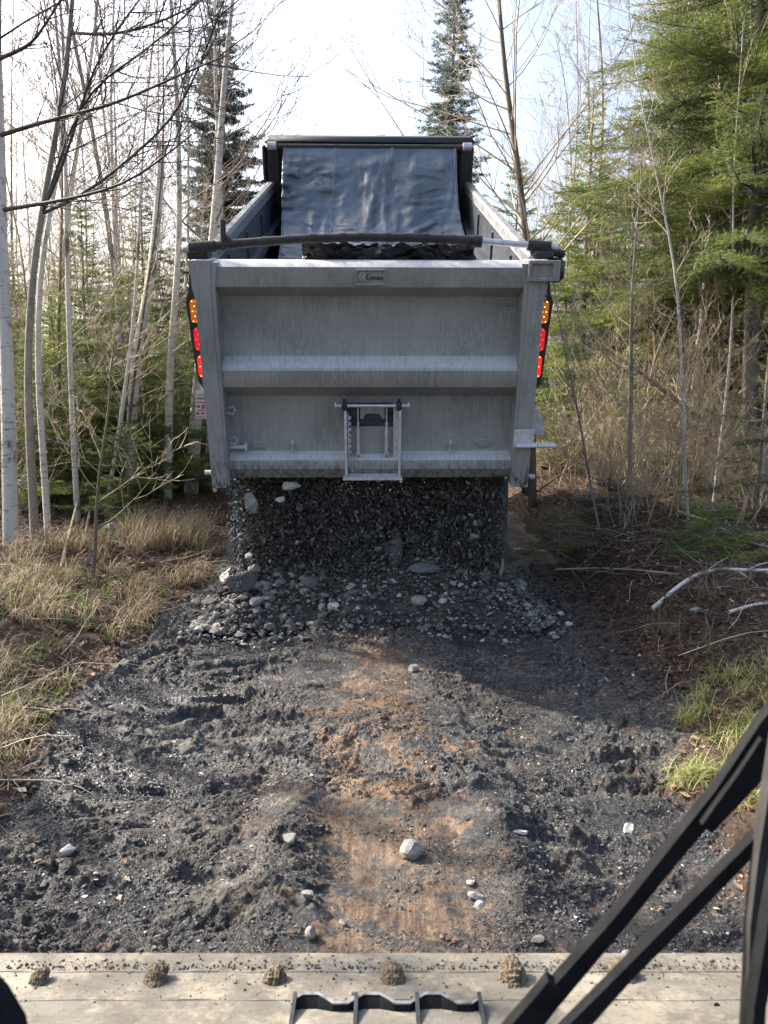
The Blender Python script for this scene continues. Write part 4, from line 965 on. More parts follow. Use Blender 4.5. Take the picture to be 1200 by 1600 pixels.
# fine divisions across are not needed: plates are flat
bucket = mb.build('bucket', M['bucket'], loader, autos=35)
for row_, rad_ in ((1519, .0035), (1563, .0016)):
    xs_ = np.linspace(-.97, .97, 120); c0 = [(P(600, row_, {1519: 1.4885, 1563: 1.385}[row_]))][0]
    pts_ = [(x_, c0.y + .4 + .0015 * math.sin(x_ * 31), c0.z + .0005 * math.sin(x_ * 47)) for x_ in xs_]
    mb = MB(); mb.tube(pts_, rad_ * (1 + .25 * perlin(xs_ * 20, xs_ * 0, 3)), 7); mb.build('weld_bead', M['bucket'], bucket, smooth=True)
mb = MB()
for s_ in (-1, 1):
    x0, x1 = sorted((s_ * .981, s_ * 1.0)); mb.prism([(a, b_) for a, b_ in ((top[0][0], top[0][1] - .0), (top[5][0], top[5][1]), (top[-1][0] - .05, top[-1][1] - .25), (top[-1][0] + .05, .10), (yf + .55, .05))], x0, x1, lambda a, b_, x_: (x_, a + .4, b_))
mb.build('side_plate', M['bucket'], bucket)
def bp(px, py):   # point on bucket plate
    for (a, b_), (ra, rb) in zip(((1489, 1.56), (1493, 1.53), (1506, 1.505), (1518, 1.49), (1523, 1.475), (1563, 1.385)), ((1493, 1.53), (1506, 1.505), (1518, 1.49), (1523, 1.475), (1563, 1.385), (1700, 1.13))):
        if a <= py <= ra: return P(px, py, b_ + (rb - b_) * (py - a) / (ra - a))
    return P(px, py, 1.385)
# serrated step
mb = MB()
q0 = bp(462, 1570); q1 = bp(748, 1570); xw0, xw1 = q0.x, q1.x; W = xw1 - xw0
yS, zS = q0.y + .4, q0.z + .018
edge_ = []; teeth = 4.5
for i in range(0, 121):
    u = i / 120; k = (u * 3 * 2) % 2; tri = abs(((u * 6 + .5) % 2) - 1); e = max(0, min(1, (tri - .25) / .5)); edge_.append((xw0 + W * u, e))
V = []
for x_, e in edge_:
    V += [(x_, yS - .0 - .020 * e, zS + .004), (x_, yS - .0 - .020 * e, zS - .002), (x_, yS - .035, zS - .030), (x_, yS - .032, zS - .026)]
F = []
for i in range(120):
    for j in range(4): F.append((i * 4 + j, i * 4 + (j + 1) % 4, (i + 1) * 4 + (j + 1) % 4, (i + 1) * 4 + j))
V2 = np.array(V); mb.add(V2, F)
step = mb.build('serrated_step', M['wiper'], bucket)
mb = MB()
for i in range(120):      # thin top lip strip
    (xa_, ea), (xb_, eb) = edge_[i], edge_[i + 1]
    mb.add([(xa_, yS - .020 * ea - .001, zS + .0045), (xb_, yS - .020 * eb - .001, zS + .0045), (xb_, yS - .020 * eb + .006, zS + .0045), (xa_, yS - .020 * ea + .006, zS + .0045),
            (xa_, yS - .020 * ea - .001, zS - .001), (xb_, yS - .020 * eb - .001, zS - .001), (xb_, yS - .020 * eb + .006, zS - .001), (xa_, yS - .020 * ea + .006, zS - .001)], [(0, 1, 2, 3), (4, 7, 6, 5), (0, 4, 5, 1), (3, 2, 6, 7)])
mb.build('worn_lip', simple('worn_steel', (.10, .105, .11), (.32, .33, .34), 60, .4, .5), step)
for px_ in (462, 557, 651, 748):
    a = bp(px_, 1568).x; mb = MB(); mb.box(a - .0035, a + .0035, yS - .16, yS + .004, zS - .06, zS + .006)
    mb.build('step_rib', M['dark_steel'], step)
# mud on the bucket bolts
M['drymud'] = simple('dried_mud', (.05, .038, .025), (.15, .12, .082), 90, .95, bmp=.8, bd=.004)
labs = ['dried mud lump on the bucket top edge, leftmost of six, partly in shadow', 'dark dried mud lump on the bucket, second from the left', 'small dried mud lump on the bucket above the left end of the black step',
        'dried mud lump on the bucket above the middle of the black step', 'rounded dried mud lump on the bucket touching the upper wiper bar', 'dried mud lump on the bucket just right of the lower wiper bar']
for i, (a, b_, s_) in enumerate(((62, 1534, 30), (245, 1532, 40), (428, 1532, 32), (613, 1532, 40), (801, 1532, 40), (975, 1528, 34))):
    p = bp(a, b_); v, f = ico(5); r = np.random.RandomState(i + 40); sz = s_ / FPX * 1.46 / 2 * (.85 + .3 * r.rand())
    d = 1 + .22 * (perlin(v[:, 0] * 1.9, v[:, 1] * 1.9, 301 + i) + perlin(v[:, 1] * 1.9, v[:, 2] * 1.9, 311 + i)); d = d + .13 * (fbm(v[:, 0] * 5, v[:, 1] * 5, 3, 321 + i) + fbm(v[:, 1] * 5, v[:, 2] * 5, 3, 331 + i) + fbm(v[:, 0] * 5, v[:, 2] * 5, 3, 341 + i))
    v = v * d[:, None] * np.array((.9 + .25 * r.rand(), 1.25, .60 + .25 * r.rand())) * sz
    v[:, 2] = np.where(v[:, 2] < -.3 * sz, -.3 * sz, v[:, 2])
    o = mesh_arrays('mud_lump', v, f, M['drymud'], True); o.location = (p.x, p.y, p.z + .004); o.rotation_euler = (R(30), 0, 0)
    tag(o, labs[i], 'mud lump', 'mud lumps on the bucket')
for a, b_, s_ in ((1120, 1573, 12),): 
    p = bp(a, b_); mb = MB(); mb.tube([(p.x, p.y + .4, p.z - .001), (p.x, p.y + .4 - .002, p.z + .003)], .006, 12); mb.build('bolt_hole', M['wiper'], bucket)
# crumbs on the bucket
n = 2600; cxp = rg.rand(n) * 1200; cyp = 1490 + 110 * rg.rand(n); cyp[260:1300] = 1511 + 4.5 * rg.randn(1040)
cyp[:260] = 1508 + 6 * rg.randn(260); pos = np.array([tuple(bp(a, b_)) for a, b_ in zip(cxp, np.clip(cyp, 1490, 1660))]); s = .0014 + .0055 * rg.rand(n) ** 4
stones('bucket_crumbs', pos + np.array([0, 0, .001]), s, M['clod'], rg, tone=.35 + .6 * rg.rand(n), aniso=(1, .9, .7), label='tiny crumbs of dirt along the bucket top', cat='dirt')
# wiper, its linkage and the door frame
def WP(px, py, d): p = P(px, py, d); return p + OFF
def bar_strip(pts, wds, thk, name, m_, parent, cut=None):
    mb = MB(); V = []
    for i, ((a, b_, d), wd) in enumerate(zip(pts, wds)):
        p = WP(a, b_, d); n_ = pts[min(i + 1, len(pts) - 1)]; q_ = pts[max(i - 1, 0)]
        t = Vector((n_[0] - q_[0], n_[1] - q_[1])).normalized(); nrm = (-t.y, t.x); k = wd * .84 / 2 / FPX * d
        sx = Vector((nrm[0] * k, 0, -nrm[1] * k)); th = Vector((0, thk / 2, 0))
        V += [p - sx - th, p + sx - th, p + sx * .8 + th, p - sx * .8 + th]
    F = [(0, 1, 2, 3), tuple(len(V) - 4 + i for i in (3, 2, 1, 0))]
    for i in range(len(pts) - 1):
        for j in range(4): F.append((i * 4 + j, i * 4 + (j + 1) % 4, (i + 1) * 4 + (j + 1) % 4, (i + 1) * 4 + j))
    mb.add([tuple(v) for v in V], F); return mb.build(name, m_, parent)
arm = bar_strip([(1245, 1075, .56), (1195, 1135, .56), (1125, 1235, .56), (1040, 1340, .56), (965, 1433, .56), (855, 1560, .55), (790, 1640, .55)], [44, 42, 34, 30, 28, 34, 44], .012, 'wiper_arm', M['wiper'], loader)
bar_strip([(1200, 1160, .552), (1165, 1212, .552), (1100, 1290, .552)], [46, 44, 26], .010, 'arm_rib', M['wiper'], arm)
bar_strip([(868, 1535, .548), (838, 1570, .546), (790, 1625, .545)], [46, 44, 44], .012, 'arm_boot', M['wiper'], arm)
bar_strip([(1185, 1305, .53), (1080, 1412, .53), (975, 1518, .53), (890, 1608, .53), (860, 1640, .53)], [24, 27, 26, 36, 42], .010, 'wiper_link', M['wiper'], loader)
bar_strip([(1212, 1150, .52), (1196, 1260, .52), (1190, 1340, .52), (1180, 1440, .515), (1172, 1560, .51), (1166, 1680, .51)], [12, 14, 30, 34, 24, 26], .012, 'wiper_blade', M['rubber'], loader)
bar_strip([(1240, 1250, .50), (1205, 1420, .50), (1180, 1560, .50), (1172, 1680, .50)], [34, 26, 22, 24], .014, 'door_frame', M['wiper'], loader)
bar_strip([(-40, 1530, .45), (-8, 1565, .45), (18, 1610, .45), (30, 1670, .45)], [36, 34, 34, 34], .02, 'window_seal', M['wiper'], loader)

# ------------------------------------------------------------------ vegetation generators
def rnd_perp(d, rg):
    a = rg.randn(3); a -= a.dot(d) * d; return a / (np.linalg.norm(a) + 1e-9)
def grow_branch(p, d, L, r, rg, n=5, up=.25, wob=.12):
    pts = [p]; d = d / np.linalg.norm(d)
    for i in range(n):
        d = d + rnd_perp(d, rg) * wob + np.array([0, 0, up / n]); d /= np.linalg.norm(d); p = p + d * L / n; pts.append(p)
    return np.array(pts), np.linspace(r, r * .25, n + 1)
def interp_path(pts, t):
    t = t * (len(pts) - 1); i = int(min(t, len(pts) - 2)); f = t - i; return pts[i] * (1 - f) + pts[i + 1] * f, pts[i + 1] - pts[i]
def bare_parts(rg, trunk, r0, nb=26, start=.35, spread=.9, blen=.28, twr=.0032, lv2=6, lv3=4, extra=None, top=.15):
    trunk = np.array(trunk, float)
    Hh = np.linalg.norm(trunk[-1] - trunk[0]); rad = np.linspace(r0, max(r0 * top, .004), len(trunk))
    crown = []
    L1 = []
    for i in range(nb):
        t = start + (1 - start) * ((i + rg.rand()) / nb); p, d = interp_path(trunk, t); d = d / np.linalg.norm(d)
        a = rnd_perp(d, rg); dirn = d * (1 - .45 * spread) + a * spread
        L1.append((p, dirn, Hh * blen * (1.25 - t) * (.6 + .7 * rg.rand()), max(r0 * (1.15 - t) * .26, .0042)))
    for p, dirn, L_, r_ in L1:
        pts, rd = grow_branch(p, dirn, L_, r_, rg, 6, .55, .13); crown.append((pts, rd, 4))
        for j in range(lv2):
            q_, dd_ = interp_path(pts, .25 + .72 * (j + rg.rand()) / lv2); dd_ /= np.linalg.norm(dd_)
            pp, rr_ = grow_branch(q_, dd_ + rnd_perp(dd_, rg) * .8, L_ * .42 * (.5 + rg.rand() * .6), max(r_ * .45, twr), rg, 4, .35, .16); crown.append((pp, np.maximum(rr_, twr * .7), 3))
            for k_ in range(lv3):
                s_, d3 = interp_path(pp, .3 + .68 * (k_ + rg.rand()) / lv3); d3 /= np.linalg.norm(d3)
                p3, r3 = grow_branch(s_, d3 + rnd_perp(d3, rg) * .8, L_ * .17 * (.5 + rg.rand() * .8), twr, rg, 3, .3, .15); crown.append((p3, np.maximum(r3, twr * .6), 3))
    for pts in (extra or []):
        pts = np.array([tuple(a) for a in pts]); crown.append((pts, np.linspace(min(r0 * .36, .021), .006, len(pts)), 5))
        Lx = np.linalg.norm(pts[-1] - pts[0])
        for j in range(16):
            q_, dd_ = interp_path(pts, .15 + .83 * (j + rg.rand()) / 16); dd_ = dd_ / np.linalg.norm(dd_)
            pp, rr_ = grow_branch(q_, dd_ + rnd_perp(dd_, rg) * .7, Lx * .30 * (.4 + rg.rand() * .8), .007, rg, 4, .3, .15); crown.append((pp, np.maximum(rr_, twr), 3))
            for k_ in range(4):
                s_, d3 = interp_path(pp, .3 + .68 * (k_ + rg.rand()) / 4); d3 /= np.linalg.norm(d3)
                p3, r3 = grow_branch(s_, d3 + rnd_perp(d3, rg) * .8, Lx * .12 * (.5 + rg.rand()), twr, rg, 3, .3, .15); crown.append((p3, np.maximum(r3, twr * .7), 3))
    return [(trunk, rad, 9)], crown
def smooth_path(pts, n=24, wob=0.0, rg=None):
    pts = np.array([tuple(p) for p in pts], float); d = np.concatenate([[0], np.cumsum(np.linalg.norm(np.diff(pts, axis=0), axis=1))])
    t = np.linspace(0, d[-1], n); o = np.stack([np.interp(t, d, pts[:, k]) for k in range(3)], 1)
    for _ in range(3): o[1:-1] = (o[:-2] + 2 * o[1:-1] + o[2:]) / 4
    if wob and rg is not None:
        ph1, ph2 = rg.rand() * 6, rg.rand() * 6; s_ = t / d[-1]
        o[:, 0] += wob * np.sin(s_ * 9 + ph1) * s_; o[:, 1] += wob * np.sin(s_ * 7 + ph2) * s_
    return o
def make_tree(name, loc, parts, mt, mb_, label, group=None, cat='tree'):
    root = empty(name, loc); trunk, crown = parts
    tubes_mesh('trunk', trunk, mt, root)
    if crown: tubes_mesh('crown', crown, mb_, root)
    tag(root, label, cat, group); return root
def copy_tree(o, loc, rz, sc, tilt=(0, 0), label=None, group=None):
    c = o.copy(); COL.objects.link(c); c.location = loc; c.rotation_euler = (tilt[0], tilt[1], rz); c.scale = (sc, sc, sc)
    if label: c['label'] = label
    if group: c['group'] = group
    for ch in o.children:
        d = ch.copy(); COL.objects.link(d); d.parent = c
    return c

def needles(st, di, ln, dens, nl, nw, rg, flat=.55):
    """needle triangles along twigs given start, unit dir, length"""
    n = np.maximum((ln * dens).astype(int), 2); idx = np.repeat(np.arange(len(st)), n); N = len(idx)
    t = rg.rand(N); p = st[idx] + di[idx] * (t * ln[idx])[:, None]
    d = di[idx]; a = rg.randn(N, 3); a[:, 2] *= flat; a -= (a * d).sum(1, keepdims=True) * d; a /= np.linalg.norm(a, axis=1, keepdims=True) + 1e-9
    v = d * .55 + a * .85 + np.array([0, 0, .12]); v /= np.linalg.norm(v, axis=1, keepdims=True)
    w_ = np.cross(v, rg.randn(N, 3)); w_ /= np.linalg.norm(w_, axis=1, keepdims=True) + 1e-9
    L_ = nl * (.7 + .6 * rg.rand(N))[:, None]
    V = np.stack([p - w_ * nw / 2, p + w_ * nw / 2, p + v * L_], 1).reshape(-1, 3)
    return V, np.arange(3 * N).reshape(-1, 3)
def fir(name, rg, H, r0, Lmax, cb, dzb, twsp, dens, nl, nw, mat_n, loc, label, group=None, sub2=True, trunk=None, droop=-.25, dead=0, shape=.85, gap=.0):
    root = empty(name, loc)
    tr = smooth_path(trunk if trunk is not None else [(0, 0, 0), (.03 * H * (rg.rand() - .5), .03 * H * (rg.rand() - .5), H * .5), (0, 0, H)], 22)
    wood = [(tr, np.linspace(r0, .008, len(tr)), 9)]
    S, D, Ln = [], [], []
    z = cb
    while z < H - .05:
        fz = (z - cb) / (H - cb); p0, _ = interp_path(tr, min(z / H, .999))
        nb = 4 + rg.randint(0, 3)
        for k in range(nb):
            if rg.rand() < gap: continue
            az = rg.rand() * 6.283 if nb < 5 else 6.283 * (k + .6 * rg.rand()) / nb
            L_ = Lmax * (1 - fz) ** shape * (.65 + .5 * rg.rand()) + .08
            el = droop * (1 - fz) + .45 * fz + .12 * rg.randn()
            d = np.array([math.cos(az) * math.cos(el), math.sin(az) * math.cos(el), math.sin(el)])
            n_ = 6; pts = [p0]; dd = d.copy()
            for i in range(n_): dd = dd + np.array([0, 0, .05 if i > 2 else -.03]) + rg.randn(3) * .05; dd /= np.linalg.norm(dd); pts.append(pts[-1] + dd * L_ / n_)
            pts = np.array(pts); wood.append((pts, np.linspace(max(.006, r0 * .22 * (1 - fz) + .004), .003, n_ + 1), 4))
            m_ = max(3, int(L_ / twsp))
            for j in range(m_):
                t = .12 + .88 * (j + rg.rand()) / m_; q_, bd = interp_path(pts, t); bd = bd / np.linalg.norm(bd)
                for sg in (-1, 1):
                    sd_ = np.cross(bd, (0, 0, 1)); sd_ /= np.linalg.norm(sd_) + 1e-9
                    tl = (.34 * L_ * (1 - t) + .07 + .02 * L_) * (.6 + .6 * rg.rand())
                    v = bd * .75 + sd_ * sg * .8 + np.array([0, 0, -.10 + .14 * rg.randn()]); v /= np.linalg.norm(v)
                    S.append(q_); D.append(v); Ln.append(tl)
                    if tl > .16: wood.append((np.array([q_, q_ + v * tl]), np.array([.0035, .0018]), 3))
                    if sub2 and tl > .12:
                        for s2 in range(int(tl / .055)):
                            tt_ = (s2 + .7) / (int(tl / .055) + .5); q2 = q_ + v * tl * tt_; s3 = np.cross(v, (0, 0, 1)); s3 /= np.linalg.norm(s3) + 1e-9
                            v2 = v * .7 + s3 * (1 if s2 % 2 else -1) * .7 + np.array([0, 0, .08 * rg.randn()]); v2 /= np.linalg.norm(v2)
                            S.append(q2); D.append(v2); Ln.append(.05 + .4 * tl * (1 - tt_))
            S.append(pts[-2]); D.append((pts[-1] - pts[-2]) / np.linalg.norm(pts[-1] - pts[-2])); Ln.append(np.linalg.norm(pts[-1] - pts[-2]) * 1.1)
        z += dzb * (.7 + .6 * rg.rand()) * (1 - .35 * fz)
    for k in range(dead):     # dead bare lower limbs
        zz_ = .3 + (cb + .8 - .3) * rg.rand(); p0, _ = interp_path(tr, zz_ / H); az = rg.rand() * 6.283
        pts, rd = grow_branch(p0, np.array([math.cos(az), math.sin(az), -.1 + .3 * rg.rand()]), .4 + .8 * rg.rand(), .008, rg, 4, -.1, .15); wood.append((pts, np.maximum(rd, .003), 3))
        for j in range(3):
            q_, d_ = interp_path(pts, .3 + .6 * rg.rand()); d_ = d_ / np.linalg.norm(d_); pp, rr_ = grow_branch(q_, d_ + rnd_perp(d_, rg) * .8, .25, .004, rg, 3, 0, .2); wood.append((pp, np.maximum(rr_, .002), 3))
    V, F = needles(np.array(S), np.array(D), np.array(Ln), dens, nl, nw, rg)
    tubes_mesh('trunk', wood, M['fir_bark'], root)
    mesh_arrays('crown', V, F, M[mat_n], False, parent=root)
    tag(root, label, 'tree', group); return root

# ------------------------------------------------------------------ hand-placed trees
vr = np.random.RandomState(21)
def px_trunk(pts, dep, base=None):
    """trunk path from picture points at one distance; returns root location (on the ground) and local path"""
    W_ = [P(a, b_, dep / math.cos(0)) for a, b_ in pts]
    b0 = W_[0]; gz = float(hz(b0.x, b0.y)); loc = Vector((b0.x, b0.y, gz - .05))
    # keep one constant world distance so that the stem is not laid out on the picture plane
    out = []
    for (a, b_), w_ in zip(pts, W_):
        el = math.atan((800 - b_) / FPX) - PITCH; z_ = EYE + b0.y * math.tan(el); dep2 = b0.y * math.cos(PITCH) - (z_ - EYE) * math.sin(PITCH)
        out.append(Vector(((a - 600) / FPX * dep2, b0.y, z_)))
    out[0] = loc.copy(); return loc, [v - loc for v in out]
def ptree(name, pts, dep, r0, mt, mb_, label, wob=.04, ext=None, group=None, extra_px=None, cat='tree', **k):
    loc, path = px_trunk(pts, dep)
    if ext: d = (path[-1] - path[-2]).normalized(); path.append(path[-1] + d * ext)
    tr = smooth_path(path, 26, wob, vr)
    ex = None
    if extra_px:
        ex = []
        for e in extra_px:
            yy0 = loc.y; pts_ = []
            for i, (a, b_) in enumerate(e):
                y_ = yy0 - .25 * i; el = math.atan((800 - b_) / FPX) - PITCH; z_ = EYE + y_ * math.tan(el); d2 = y_ * math.cos(PITCH) - (z_ - EYE) * math.sin(PITCH)
                pts_.append(Vector(((a - 600) / FPX * d2, y_, z_)) - loc)
            p0 = np.array(pts_[0]); j = np.argmin(np.linalg.norm(tr - p0, axis=1))
            if np.linalg.norm(tr[j] - p0) < 1.5: pts_ = [Vector(tr[j])] + pts_[1:]
            ex.append(smooth_path(pts_, 12))
    return make_tree(name, loc, bare_parts(vr, tr, r0, extra=ex, **k), mt, mb_, label, group, cat)

ptree('birch_tree', [(15, 830), (8, 500), (2, 250), (-2, 0)], 7.2, .075, M['birch'], M['branch_dark'], 'white birch with a thick trunk at the far left edge of the photo', ext=3,
      nb=16, start=.55, extra_px=[[(2, 115), (50, 70), (95, 0)], [(2, 217), (84, 185), (182, 164), (259, 126), (353, 87)], [(0, 330), (90, 315), (200, 290), (300, 210)]])
ptree('bare_tree', [(52, 810), (42, 600), (50, 420), (78, 260), (104, 110), (112, 0)], 7.6, .046, M['grey_bark'], M['branch_dark'], 'leaning grey double-curved bare tree with long dark limbs reaching right, beside the left edge birch', ext=3, wob=.02,
      nb=16, start=.45, extra_px=[[(80, 366), (150, 297), (210, 238), (262, 203), (297, 150), (350, 0)], [(110, 73), (178, 56), (266, 30), (315, 0)], [(75, 355), (130, 140), (196, 101), (252, 63), (325, -10)], [(80, 366), (110, 230), (140, 110), (190, 35), (225, -10)]])
ptree('bare_tree', [(72, 790), (58, 560), (64, 400), (98, 230), (100, 90), (92, 0)], 7.9, .038, M['birch'], M['branch_dark'], 'slim pale stem just right of the leaning grey tree on the left', ext=2, wob=.02, nb=14, start=.5)
ptree('birch_tree', [(118, 760), (108, 560), (103, 380), (104, 200), (86, 0)], 8.8, .036, M['birch'], M['branch'], 'thin white birch with a crooked base, third pale stem from the left edge', ext=3, nb=22, start=.4)
ptree('birch_tree', [(195, 705), (212, 560), (238, 420), (250, 290), (252, 228)], 10.5, .082, M['birch'], M['branch'], 'leaning white birch with a broken off top, left of the truck', wob=.0, nb=4, start=.8, blen=.12, top=.6)
ptree('birch_tree', [(258, 700), (266, 560), (279, 400), (276, 200), (268, 0)], 10.8, .062, M['birch'], M['branch'], 'tall straight white birch right of the broken leaning one', ext=3, nb=22, start=.4)
ptree('birch_tree', [(190, 700), (184, 500), (180, 350), (173, 150), (175, 0)], 12.5, .045, M['birch'], M['branch'], 'pale slender birch behind and left of the broken leaning one', ext=2, nb=24, start=.35)
ptree('birch_tree', [(296, 720), (310, 600), (322, 470)], 11.5, .11, M['birch'], M['branch'], 'thick old birch partly hidden beside the left tail lamps, left of two', ext=5, nb=16, start=.4)
ptree('birch_tree', [(322, 720), (334, 600), (345, 300), (340, 100)], 12.0, .07, M['birch'], M['branch'], 'birch carrying the small white and red notice beside the left tail lamps', ext=2, nb=22, start=.3)
ptree('bare_tree', [(398, 700), (372, 400), (330, 300), (345, 150), (318, 0)], 13.0, .045, M['grey_bark'], M['branch'], 'bare grey tree with fine upright twigs in front of the left spruce', ext=1, nb=34, start=.3)
ptree('bare_tree', [(835, 700), (825, 380), (808, 230), (790, 120), (778, 0)], 10.5, .070, M['brown_bark'], M['branch_tan'], 'sunlit tan bare tree rising just right of the truck headboard', ext=2.5, nb=60, start=.3, blen=.36)
ptree('bare_tree', [(930, 700), (925, 420), (945, 150), (935, 0)], 14, .045, M['grey_bark'], M['branch_tan'], 'pale grey bare tree behind the big fir on its left side', ext=3, nb=40, start=.3)
ptree('bare_tree', [(1065, 780), (1075, 560), (1108, 300), (1120, 100)], 11.5, .045, M['birch'], M['branch_tan'], 'thin pale birch a step left of the flagged fir trunk', ext=3, nb=26, start=.3)
ptree('bare_tree', [(985, 750), (984, 600), (990, 450), (1000, 250)], 9.0, .035, M['grey_bark'], M['branch_tan'], 'slender grey sapling growing from the brush on the right bank', wob=.02, nb=20, start=.35)
ptree('bare_tree', [(940, 770), (905, 660), (880, 520), (862, 440)], 8.0, .016, M['grey_bark'], M['branch_tan'], 'curved dead sapling leaning toward the right tail lamps', wob=.02, nb=20, start=.2)
ptree('leaning_tree', [(1160, 735), (1100, 660), (1010, 590), (950, 545)], 10.2, .075, M['grey_bark'], M['branch_tan'], 'fallen grey trunk propped diagonally across the right woods', wob=.02, nb=26, start=.2, blen=.45)
ptree('bare_tree', [(142, 895), (160, 700), (170, 560), (210, 500)], 6.3, .018, M['brown_bark'], M['branch_tan'], 'crooked low sapling bending over the left forest floor', wob=.03, nb=12, start=.2, blen=.35)
# the big fir with the orange flag
loc, path = px_trunk([(1168, 770), (1174, 500), (1180, 250), (1188, 0)], 9.6)
H_ = 11.0; d = (path[-1] - path[-2]).normalized(); path.append(path[-1] + d * (H_ - path[-1].z))
fg = np.random.RandomState(33)
fir('fir_tree', fg, H_, .105, 2.6, 3.0, .20, .075, 230, .019, .0058, 'fir', loc, 'big green fir at the right edge with an orange flag on its trunk', trunk=path, droop=-.12, dead=40, shape=.7, gap=.06)
g = float(0)
mb = MB(); p = P(1173, 657, 9.42); mb.prism([(-.075, .02), (-.02, .07), (.05, .05), (.085, .0), (.04, -.06), (-.01, -.09), (-.04, -.04)], -.004, .004, lambda a, b_, c: (a, c + .04 * abs(a) * 5, b_))
o = mb.build('flag_tape', simple('orange_tape', (.75, .10, .02), (.85, .16, .03), 20, .5)); o.location = (p.x, p.y - .02, p.z); tag(o, 'orange flagging tape tied on the trunk of the big fir', 'flagging tape')
# conifers: (px, row of base, depth, height, Lmax, crown base, look)
def pfir(px, dep, H, Lmax, cb, label, seed, mn='fir', dens=120, nl=.05, nw=.010, tw=.12, dz=.24, sub2=True, r0=None, name='fir_tree', droop=-.2, gap=0, shape=.85, group=None):
    x_ = (px - 600) / FPX * dep; y_ = dep; z_ = float(hz(x_, y_))
    return fir(name, np.random.RandomState(seed), H, r0 or H * .011, Lmax, cb, dz, tw, dens, nl, nw, mn, (x_, y_, z_ - .03), label, sub2=sub2, droop=droop, gap=gap, shape=shape, group=group)
pfir(362, 20, 11.6, 2.3, 1.0, 'tall dark spruce left of the sky gap behind the truck', 61, 'spruce', 110, .075, .020, .14, .22, name='spruce_tree', shape=.9)
pfir(705, 21, 14.0, 2.2, 1.0, 'tall narrow blue green spruce right of the sky gap behind the truck', 62, 'spruce', 90, .075, .019, .15, .25, name='spruce_tree', shape=1.0)
pfir(1050, 11.5, 8.6, 2.0, .8, 'full yellow green fir between the truck and the flagged fir', 63, 'fir', 165, .0302, .0072, .10, .22)
pfir(905, 13.5, 6.6, 1.8, .5, 'bright young fir right behind the right tail lamps', 64, 'fir', 150, .036, .009, .11, .22)
pfir(1290, 10.5, 9.5, 2.2, .6, 'wide fir beyond the right edge behind the flagged fir', 67, 'fir', 135, .0324, .0081, .11, .25)
pfir(240, 14, 5.2, 1.5, .5, 'rounded fir behind the broken leaning birch', 68, 'fir', 135, .036, .0099, .12, .22)
pfir(120, 11, 3.4, 1.2, .3, 'low fir between the slim left birches', 69, 'fir', 150, .0324, .0081, .11, .2)
pfir(195, 8.6, 1.25, .85, .12, 'small dark green fir at the foot of the leaning birches', 70, 'fir', 195, .023, .0054, .08, .12)
pfir(30, 12, 3.8, 1.3, .3, 'low fir behind the far left birch', 71, 'fir', 135, .0324, .009, .12, .22)
pfir(318, 15, 3.6, 1.3, .3, 'low fir just left of the truck tail lamps', 72, 'fir', 135, .036, .0099, .12, .22)
pfir(878, 7.6, .62, .40, .16, 'tiny fir seedling on the right bank beside the latch', 73, 'fir', 240, .0187, .0045, .06, .10)
pfir(955, 8.3, .55, .45, .05, 'dark bluish fir seedling under the brush on the right bank', 74, 'spruce', 160, .026, .005, .06, .08)
pfir(1125, 6.3, .50, .55, .02, 'low bright green fir bough on the right bank above the fallen birch limb', 75, 'fir', 285, .0187, .0045, .055, .07)

pfir(1010, 12.6, 7.4, 1.9, .6, 'pointed fir just left of the full yellow green one', 76, 'fir', 150, .0324, .009, .11, .22, gap=.1)
pfir(1165, 13.5, 9.0, 2.3, .6, 'tall fir directly behind the flagged trunk', 77, 'fir', 135, .036, .0099, .12, .24, gap=.1)
pfir(800, 16.0, 6.2, 1.8, .6, 'soft yellow green fir behind the right box rail', 78, 'fir', 135, .0396, .0108, .13, .24, gap=.15)
pfir(1190, 8.0, 1.7, .8, .5, 'small fir cut by the right edge beyond the flagged trunk base', 81, 'fir', 165, .0245, .0063, .10, .2, gap=.3)
pfir(70, 9.2, 2.3, 1.0, .3, 'young fir between the left edge birch and the next stems', 82, 'fir', 165, .0259, .0063, .10, .2, gap=.2)
pfir(285, 11.5, 2.6, 1.1, .3, 'young fir at the foot of the thick old birch', 83, 'fir', 165, .0288, .0072, .10, .2, gap=.15)
pfir(95, 9.8, 2.9, 1.2, .25, 'bushy green fir in front of the low ones between the left stems', 85, 'fir', 100, .04, .009, .09, .18, gap=.1)
pfir(215, 11.0, 3.3, 1.3, .25, 'bushy green fir around the foot of the broken leaning birch', 86, 'fir', 100, .04, .009, .09, .18, gap=.1)
pfir(300, 12.5, 3.0, 1.2, .25, 'bushy green fir beside the notice birch', 87, 'fir', 100, .04, .009, .09, .18, gap=.1)
pfir(20, 10.5, 2.6, 1.2, .25, 'bushy green fir at the left border behind the white birch', 88, 'fir', 100, .04, .009, .09, .18, gap=.1)
pfir(150, 13, 4.6, 1.4, .4, 'medium fir filling the gap behind the leaning grey tree', 84, 'fir', 135, .036, .0099, .12, .22, gap=.15)
